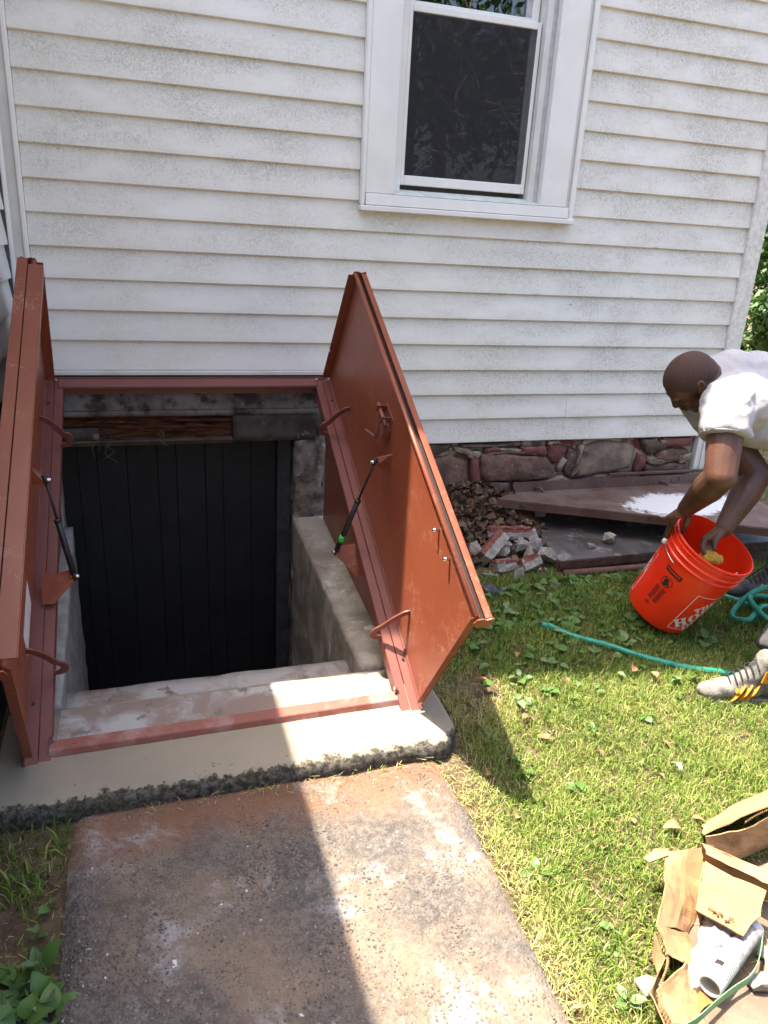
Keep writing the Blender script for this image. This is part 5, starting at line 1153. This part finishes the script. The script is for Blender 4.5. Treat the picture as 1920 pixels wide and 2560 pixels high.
sheet('outer_liner', [[(1.352, -2.220, .082), (1.345, -2.232, .03), (1.352, -2.25, .004)], [(1.352, -2.262, .05), (1.335, -2.27, .02), (1.34, -2.28, .004)], [(1.262, -2.330, .070), (1.278, -2.342, .03), (1.30, -2.35, .004)], [(1.250, -2.398, .062), (1.27, -2.405, .03), (1.30, -2.41, .004)]], CARD, box_, .002, .003, 18, 5)
flute(a_, [(1.273, -2.338, .066), (1.262, -2.365, .064), (1.257, -2.40, .060)], up=(.5, 0, .85), wid=.010, wave=.0028)
flute(a_, [(1.358, -2.222, .08), (1.35, -2.245, .066), (1.356, -2.262, .05), (1.33, -2.29, .06), (1.285, -2.325, .068)], up=(.5, 0, .85), wid=.006)
flute(a_, [(1.505, -2.049, .094), (1.466, -2.097, .097), (1.428, -2.147, .093), (1.362, -2.212, .082)], up=(.3, .2, .9), wid=.005, wave=.002)
c_ = sheet('back_flap', [[(1.73, -1.925, .004), (1.88, -1.885, .004), (2.05, -1.85, .004)], [(1.655, -1.99, .085), (1.80, -1.955, .10), (2.0, -1.92, .11)], [(1.612, -2.045, .125), (1.76, -2.035, .15), (1.97, -2.02, .16)]], CARD, box_, .003, .006, 15, 6)
sheet('back_wall', [[(1.615, -2.050, .120), (1.70, -2.062, .128), (1.80, -2.05, .135), (1.97, -2.032, .152)], [(1.630, -2.065, .06), (1.73, -2.06, .055), (1.84, -2.04, .06), (2.0, -2.02, .06)], [(1.65, -2.062, .012), (1.76, -2.05, .012), (1.87, -2.03, .012), (2.02, -2.0, .012)]], CARD, box_, .003, .006, 15, 7)
flute(c_, [(1.72, -2.055, .142), (1.77, -2.045, .148), (1.84, -2.035, .150), (1.93, -2.025, .155)], up=(0, -.3, .9), wid=.007)
# inner small box with a ribbed printed lid
lid = sheet('printed_lid', [[(1.566, -2.106, .112), (1.605, -2.160, .108), (1.646, -2.214, .110)], [(1.515, -2.160, .102), (1.555, -2.212, .100), (1.592, -2.258, .098)], [(1.470, -2.204, .090), (1.498, -2.245, .090), (1.528, -2.286, .088)]], RIB, box_, .004, .0025, 14, 8)
sheet('inner_box_back', [[(1.583, -2.076, .128), (1.64, -2.14, .122), (1.70, -2.20, .125)], [(1.576, -2.095, .120), (1.622, -2.150, .112), (1.668, -2.208, .114)]], CARD, box_, .004, .003, 16, 9)
sheet('inner_box_side', [[(1.583, -2.074, .128), (1.64, -2.135, .122), (1.70, -2.195, .125)], [(1.60, -2.072, .07), (1.66, -2.13, .07), (1.72, -2.19, .07)], [(1.61, -2.07, .012), (1.67, -2.125, .012), (1.73, -2.185, .012)]], CARD, box_, .003, .003, 16, 10)
sheet('inner_box_front', [[(1.472, -2.203, .084), (1.52, -2.155, .096), (1.565, -2.108, .106)], [(1.50, -2.195, .045), (1.54, -2.15, .045), (1.58, -2.10, .05)], [(1.51, -2.19, .012), (1.55, -2.145, .012), (1.585, -2.095, .012)]], CARD, box_, .003, .003, 16, 11)
# print marks on the lid
e1 = (V3((1.528, -2.286, .088)) - V3((1.470, -2.204, .090))).normalized(); e2 = (V3((1.566, -2.106, .112)) - V3((1.470, -2.204, .090))).normalized(); nn = e1.cross(e2); nn = nn if nn.z > 0 else -nn
bm = bmesh.new(); O = V3((1.475, -2.212, .0905)) + nn * .0045
for i in range(3):
    for j, (w_, h_, y) in enumerate(((.013, .0012, .012), (.011, .003, .016), (.012, .001, .021))):
        p = O + e1 * (.012 + .022 * i) + e2 * (y + .002 * i); prism(bm, [p, p + e1 * w_, p + e1 * w_ + e2 * h_, p + e2 * h_], nn * .0004)
bmo('lid_print', bm, M('brown_ink', (.09, .035, .02), rough=.8, bump=0), lid)
for i in range(6):
    p = O + e1 * (.024 + .006 * i + rnd.uniform(-.003, .003)) + e2 * (.020 - .002 * i + rnd.uniform(-.004, .004)); bm = bmesh.new(); ell(bm, p, (rnd.uniform(.002, .005), .003, .0018), None, 8); roughen(bm, .001, 200, i); bmo('dirt_crumb', bm, M('brown_crumb', (.14, .06, .035), rough=.95), lid)
# canister
TA, TB = V3((1.405, -2.338, .046)), V3((1.600, -2.245, .048)); u_, s_, v_ = frame(TB - TA); can = thing('canister', 'open white cardboard canister with dark printed band inside the torn carton', 'canister', tuple(TA - V3((0, 0, .03))))
CANW = M('white_canister', (.47, .465, .455), (.41, .405, .4), 20, rough=.4, bump=.0003)
bm = bmesh.new(); rr = []
for t, r in ((0, .0205), (0, .0232), (.004, .0238), (.215, .0238)): rr.append([bm.verts.new(TA + u_ * t + (s_ * math.cos(k * .2618) + v_ * math.sin(k * .2618)) * r) for k in range(24)])
rr.insert(0, [bm.verts.new(TA + u_ * .03 + (s_ * math.cos(k * .2618) + v_ * math.sin(k * .2618)) * .0202) for k in range(24)])
for a, b in zip(rr, rr[1:]):
    for k in range(24): bm.faces.new((a[k], a[(k + 1) % 24], b[(k + 1) % 24], b[k]))
bm.faces.new(rr[0]); bm.faces.new(rr[-1]); can_b = bmo('tube_wall', bm, [CANW], can, True); can_b.data.set_sharp_from_angle(angle=.6)
def canpatch(bm, t0, t1, a0, a1, off=.0004, n=8):
    rows = [[bm.verts.new(TA + u_ * t + (s_ * math.cos(a0 + (a1 - a0) * k / n) + v_ * math.sin(a0 + (a1 - a0) * k / n)) * (.0238 + off)) for k in range(n + 1)] for t in (t0, t1)]
    for k in range(n): bm.faces.new((rows[0][k], rows[0][k + 1], rows[1][k + 1], rows[1][k]))
bm = bmesh.new(); canpatch(bm, .085, .195, 0, 6.2832, .0003, 24); bmo('printed_band', bm, M('grey_print_band', (.16, .14, .15), (.3, .28, .28), 60, rough=.5, bump=0), can_b, True)
bm = bmesh.new()
for i in range(5): canpatch(bm, .095 + i * .019, .106 + i * .019, .9, 1.3, .0006, 3); canpatch(bm, .095 + i * .019, .106 + i * .019, 1.8, 2.15, .0006, 3)
bmo('white_squares', bm, CANW, can_b)
bm = bmesh.new(); canpatch(bm, .042, .056, 1.5, 2.2, .0006, 5)
for i in range(7): canpatch(bm, .030 + i * .007, .032 + i * .007, .5, 1.2, .0006, 4)
bmo('barcode_print', bm, LOGOK, can_b)
# crumpled clear film
k = NT('clear_film'); t_ = k.n('ShaderNodeBsdfTransparent'); k.col((.5, .49, .48)); k.rough(.25); k.spec(.6); mx = k.n('ShaderNodeMixShader'); mx.inputs[0].default_value = .42; k.l(t_.outputs[0], mx.inputs[1]); k.l(k.b.outputs[0], mx.inputs[2]); k.l(mx.outputs[0], k.out.inputs[0])
o = sheet('plastic_film', [[(1.492, -2.205, .055), (1.515, -2.215, .07), (1.535, -2.235, .068), (1.545, -2.26, .05)], [(1.455, -2.235, .04), (1.475, -2.25, .065), (1.495, -2.265, .070), (1.51, -2.285, .05)], [(1.41, -2.275, .03), (1.43, -2.285, .05), (1.45, -2.29, .055), (1.462, -2.30, .05)], [(1.375, -2.315, .022), (1.385, -2.318, .026), (1.398, -2.318, .03), (1.41, -2.312, .03)]], k.m, None, .0006, .007, 55, 12, 6, True); tag(o, 'crumpled clear plastic film beside the white canister', 'plastic film')
o = sheet('brown_paper_scrap', [[(1.372, -2.338, .014), (1.395, -2.325, .016), (1.42, -2.318, .014)], [(1.365, -2.362, .013), (1.39, -2.352, .016), (1.425, -2.345, .013)]], M('rusty_paper', (.30, .13, .04), (.22, .09, .03), 30, rough=.9), None, .0015, .003, 40, 13, 4); tag(o, 'rust-brown paper scrap under the mouth of the white canister', 'paper')
GST = M('green_strap', (.14, .34, .14), (.2, .38, .2), 25, rough=.5, bump=.0004)
bm = bmesh.new(); tube(bm, spline([(1.270, -2.402, .050), (1.325, -2.392, .046), (1.39, -2.370, .040), (1.45, -2.352, .036), (1.51, -2.338, .036), (1.555, -2.312, .040), (1.60, -2.272, .042)], 6), 1, 4, True, (.0014, .024), V3((0, 0, 1))); o = bmo('green_strap', bm, GST, None); tag(o, 'flat green packing strap running along the edge of the carton', 'strap')
for i, (x, y, s, lab) in enumerate([(1.535, -2.345, .022, 'grey mortar crumb lying alone on the dusty carton floor'), (1.585, -2.335, .026, 'larger tan rubble piece next to the green strap end'), (1.60, -2.30, .018, 'small rubble chip against the printed canister'), (1.64, -2.33, .028, 'rough rubble lump at the far corner of the carton floor')]): lump('rubble_piece', (x, y, .012 + s * .6), (s * 1.3, s, s * .7), TAN if i % 2 else MRT, lab, (.2, .1, i), 60 + i, group=None)
# white scrap on the lawn
o = sheet('white_scrap', [[(1.80, -1.70, .035), (1.805, -1.72, .045), (1.80, -1.74, .035)], [(1.812, -1.70, .035), (1.815, -1.72, .042), (1.81, -1.742, .034)]], STICK, None, .001, .004, 60, 3, 3); tag(o, 'tiny white paper scrap in the sunlit grass', 'paper')
# ---------------------------------------------------------------- shrubs, trees
def foliage(name, c, rad, n, size, mats, parent, seed, clumps=14, flat=.3):
    R = np.random.default_rng(seed); c = np.array(c); rad = np.array(rad)
    cc = R.normal(size=(clumps, 3)); cc /= np.linalg.norm(cc, axis=1)[:, None]; cc = cc * R.uniform(.45, .95, (clumps, 1)); cr = R.uniform(.22, .42, clumps)
    k = R.integers(0, clumps, n); d = R.normal(size=(n, 3)); d /= np.linalg.norm(d, axis=1)[:, None]
    P = c + (cc[k] + d * (cr[k] * R.uniform(.5, 1, n) ** .4)[:, None]) * rad
    a = R.normal(size=(n, 3)); a /= np.linalg.norm(a, axis=1)[:, None]; b = np.cross(a, R.normal(size=(n, 3))); b /= np.linalg.norm(b, axis=1)[:, None]
    s = (size * R.uniform(.5, 1.3, n))[:, None]
    V = np.stack([P - a * s, P + b * s * .45, P + a * s, P - b * s * .45], 1).reshape(-1, 3)
    me = bpy.data.meshes.new(name); me.vertices.add(4 * n); me.vertices.foreach_set('co', V.ravel().astype('f')); me.loops.add(4 * n); me.loops.foreach_set('vertex_index', np.arange(4 * n, dtype='i')); me.polygons.add(n); me.polygons.foreach_set('loop_start', np.arange(0, 4 * n, 4, dtype='i')); me.polygons.foreach_set('material_index', (k % len(mats)).astype('i')); me.update()
    return mobj(name, me, mats, parent)
FOL = [mat_leaf('shrub_leaf', (.035, .085, .018), (.055, .115, .025), .2), mat_leaf('shrub_leaf_light', (.055, .12, .025), (.08, .15, .035), .25), mat_leaf('shrub_leaf_dark', (.03, .07, .02), (.045, .09, .025), .2)]
BARK = M('bark', (.09, .07, .055), (.05, .04, .032), 20, rough=.95, bump=.01, bscale=30)
for i, (x, y, h, rx, lab) in enumerate([(6.55, 3.3, 1.75, 1.0, 'dense dark green shrub beyond the mildewed house corner'), (8.6, 4.6, 2.3, 1.5, 'taller green shrub standing behind the dense dark shrub'), (8.9, 2.2, 1.6, 1.1, 'rounded green shrub on the open lawn past the house')]):
    t = thing('shrub', lab, 'shrub', (x, y, .16)); foliage('foliage', (x, y, .16 + h * .5), (rx, rx, h * .55), 9000 if i == 0 else 6000, .05, FOL, t, 30 + i, 26)
    bm = bmesh.new()
    for q in range(6): tube(bm, [(x, y, .1), (x + math.cos(q) * .2, y + math.sin(q) * .2, h * .4), (x + math.cos(q) * rx * .6, y + math.sin(q) * rx * .6, h * .85)], [.035, .025, .01], 6)
    bmo('stem', bm, BARK, t, True)
o = bmo('white_stone', (lambda b: (ell(b, (4.12, .63, .185), (.06, .05, .04), None, 16), roughen(b, .006, 20), b)[2])(bmesh.new()), M('white_stone', (.72, .74, .76), rough=.7), None, True); tag(o, 'rounded white stone in the grass round the house corner', 'stone')
PALE = M('pale_branch', (.34, .31, .26), (.22, .2, .17), 15, rough=.9)
for i, (x, y, h, r) in enumerate([(5.6, -10.5, 4.0, 2.4), (9.2, -11.5, 4.6, 2.8), (1.5, -12.5, 4.6, 2.6), (6.5, -15.0, 6.5, 3.5)]):
    t = thing('garden_tree', ('leafy tree across the garden mirrored in the window', 'spreading tree across the garden with a wide crown', 'tree across the garden facing the cellar hatch', 'tall tree at the back of the garden behind the leafy tree')[i], 'tree', (x, y, -.01))
    foliage('crown', (x, y - .6, h), (r, r, r * .85), 3200, .12, FOL, t, 50 + i, 30)
    bm = bmesh.new(); tube(bm, [(x, y, -.02), (x + .1, y, h * .4), (x, y, h)], [.22, .16, .08], 10); bmo('trunk', bm, BARK, t, True)
    bm = bmesh.new(); r_ = random.Random(i + 5)
    for q in range(60):
        p = Vector((x + r_.uniform(-1, 1) * r * .9, y + r * .75 + r_.uniform(0, .5), h + r_.uniform(-.9, .8) * r)); d = Vector((r_.uniform(-1, 1), r_.uniform(-.2, .2), r_.uniform(-1, .6))).normalized(); pts = [p]
        for s in range(5): d = (d + Vector((r_.uniform(-.6, .6), r_.uniform(-.2, .2), r_.uniform(-.6, .4)))).normalized(); pts.append(pts[-1] + d * r_.uniform(.2, .4))
        tube(bm, spline(pts, 2), [.016 * (1 - j / 11) + .003 for j in range(11)], 5)
    bmo('branch', bm, PALE, t, True)
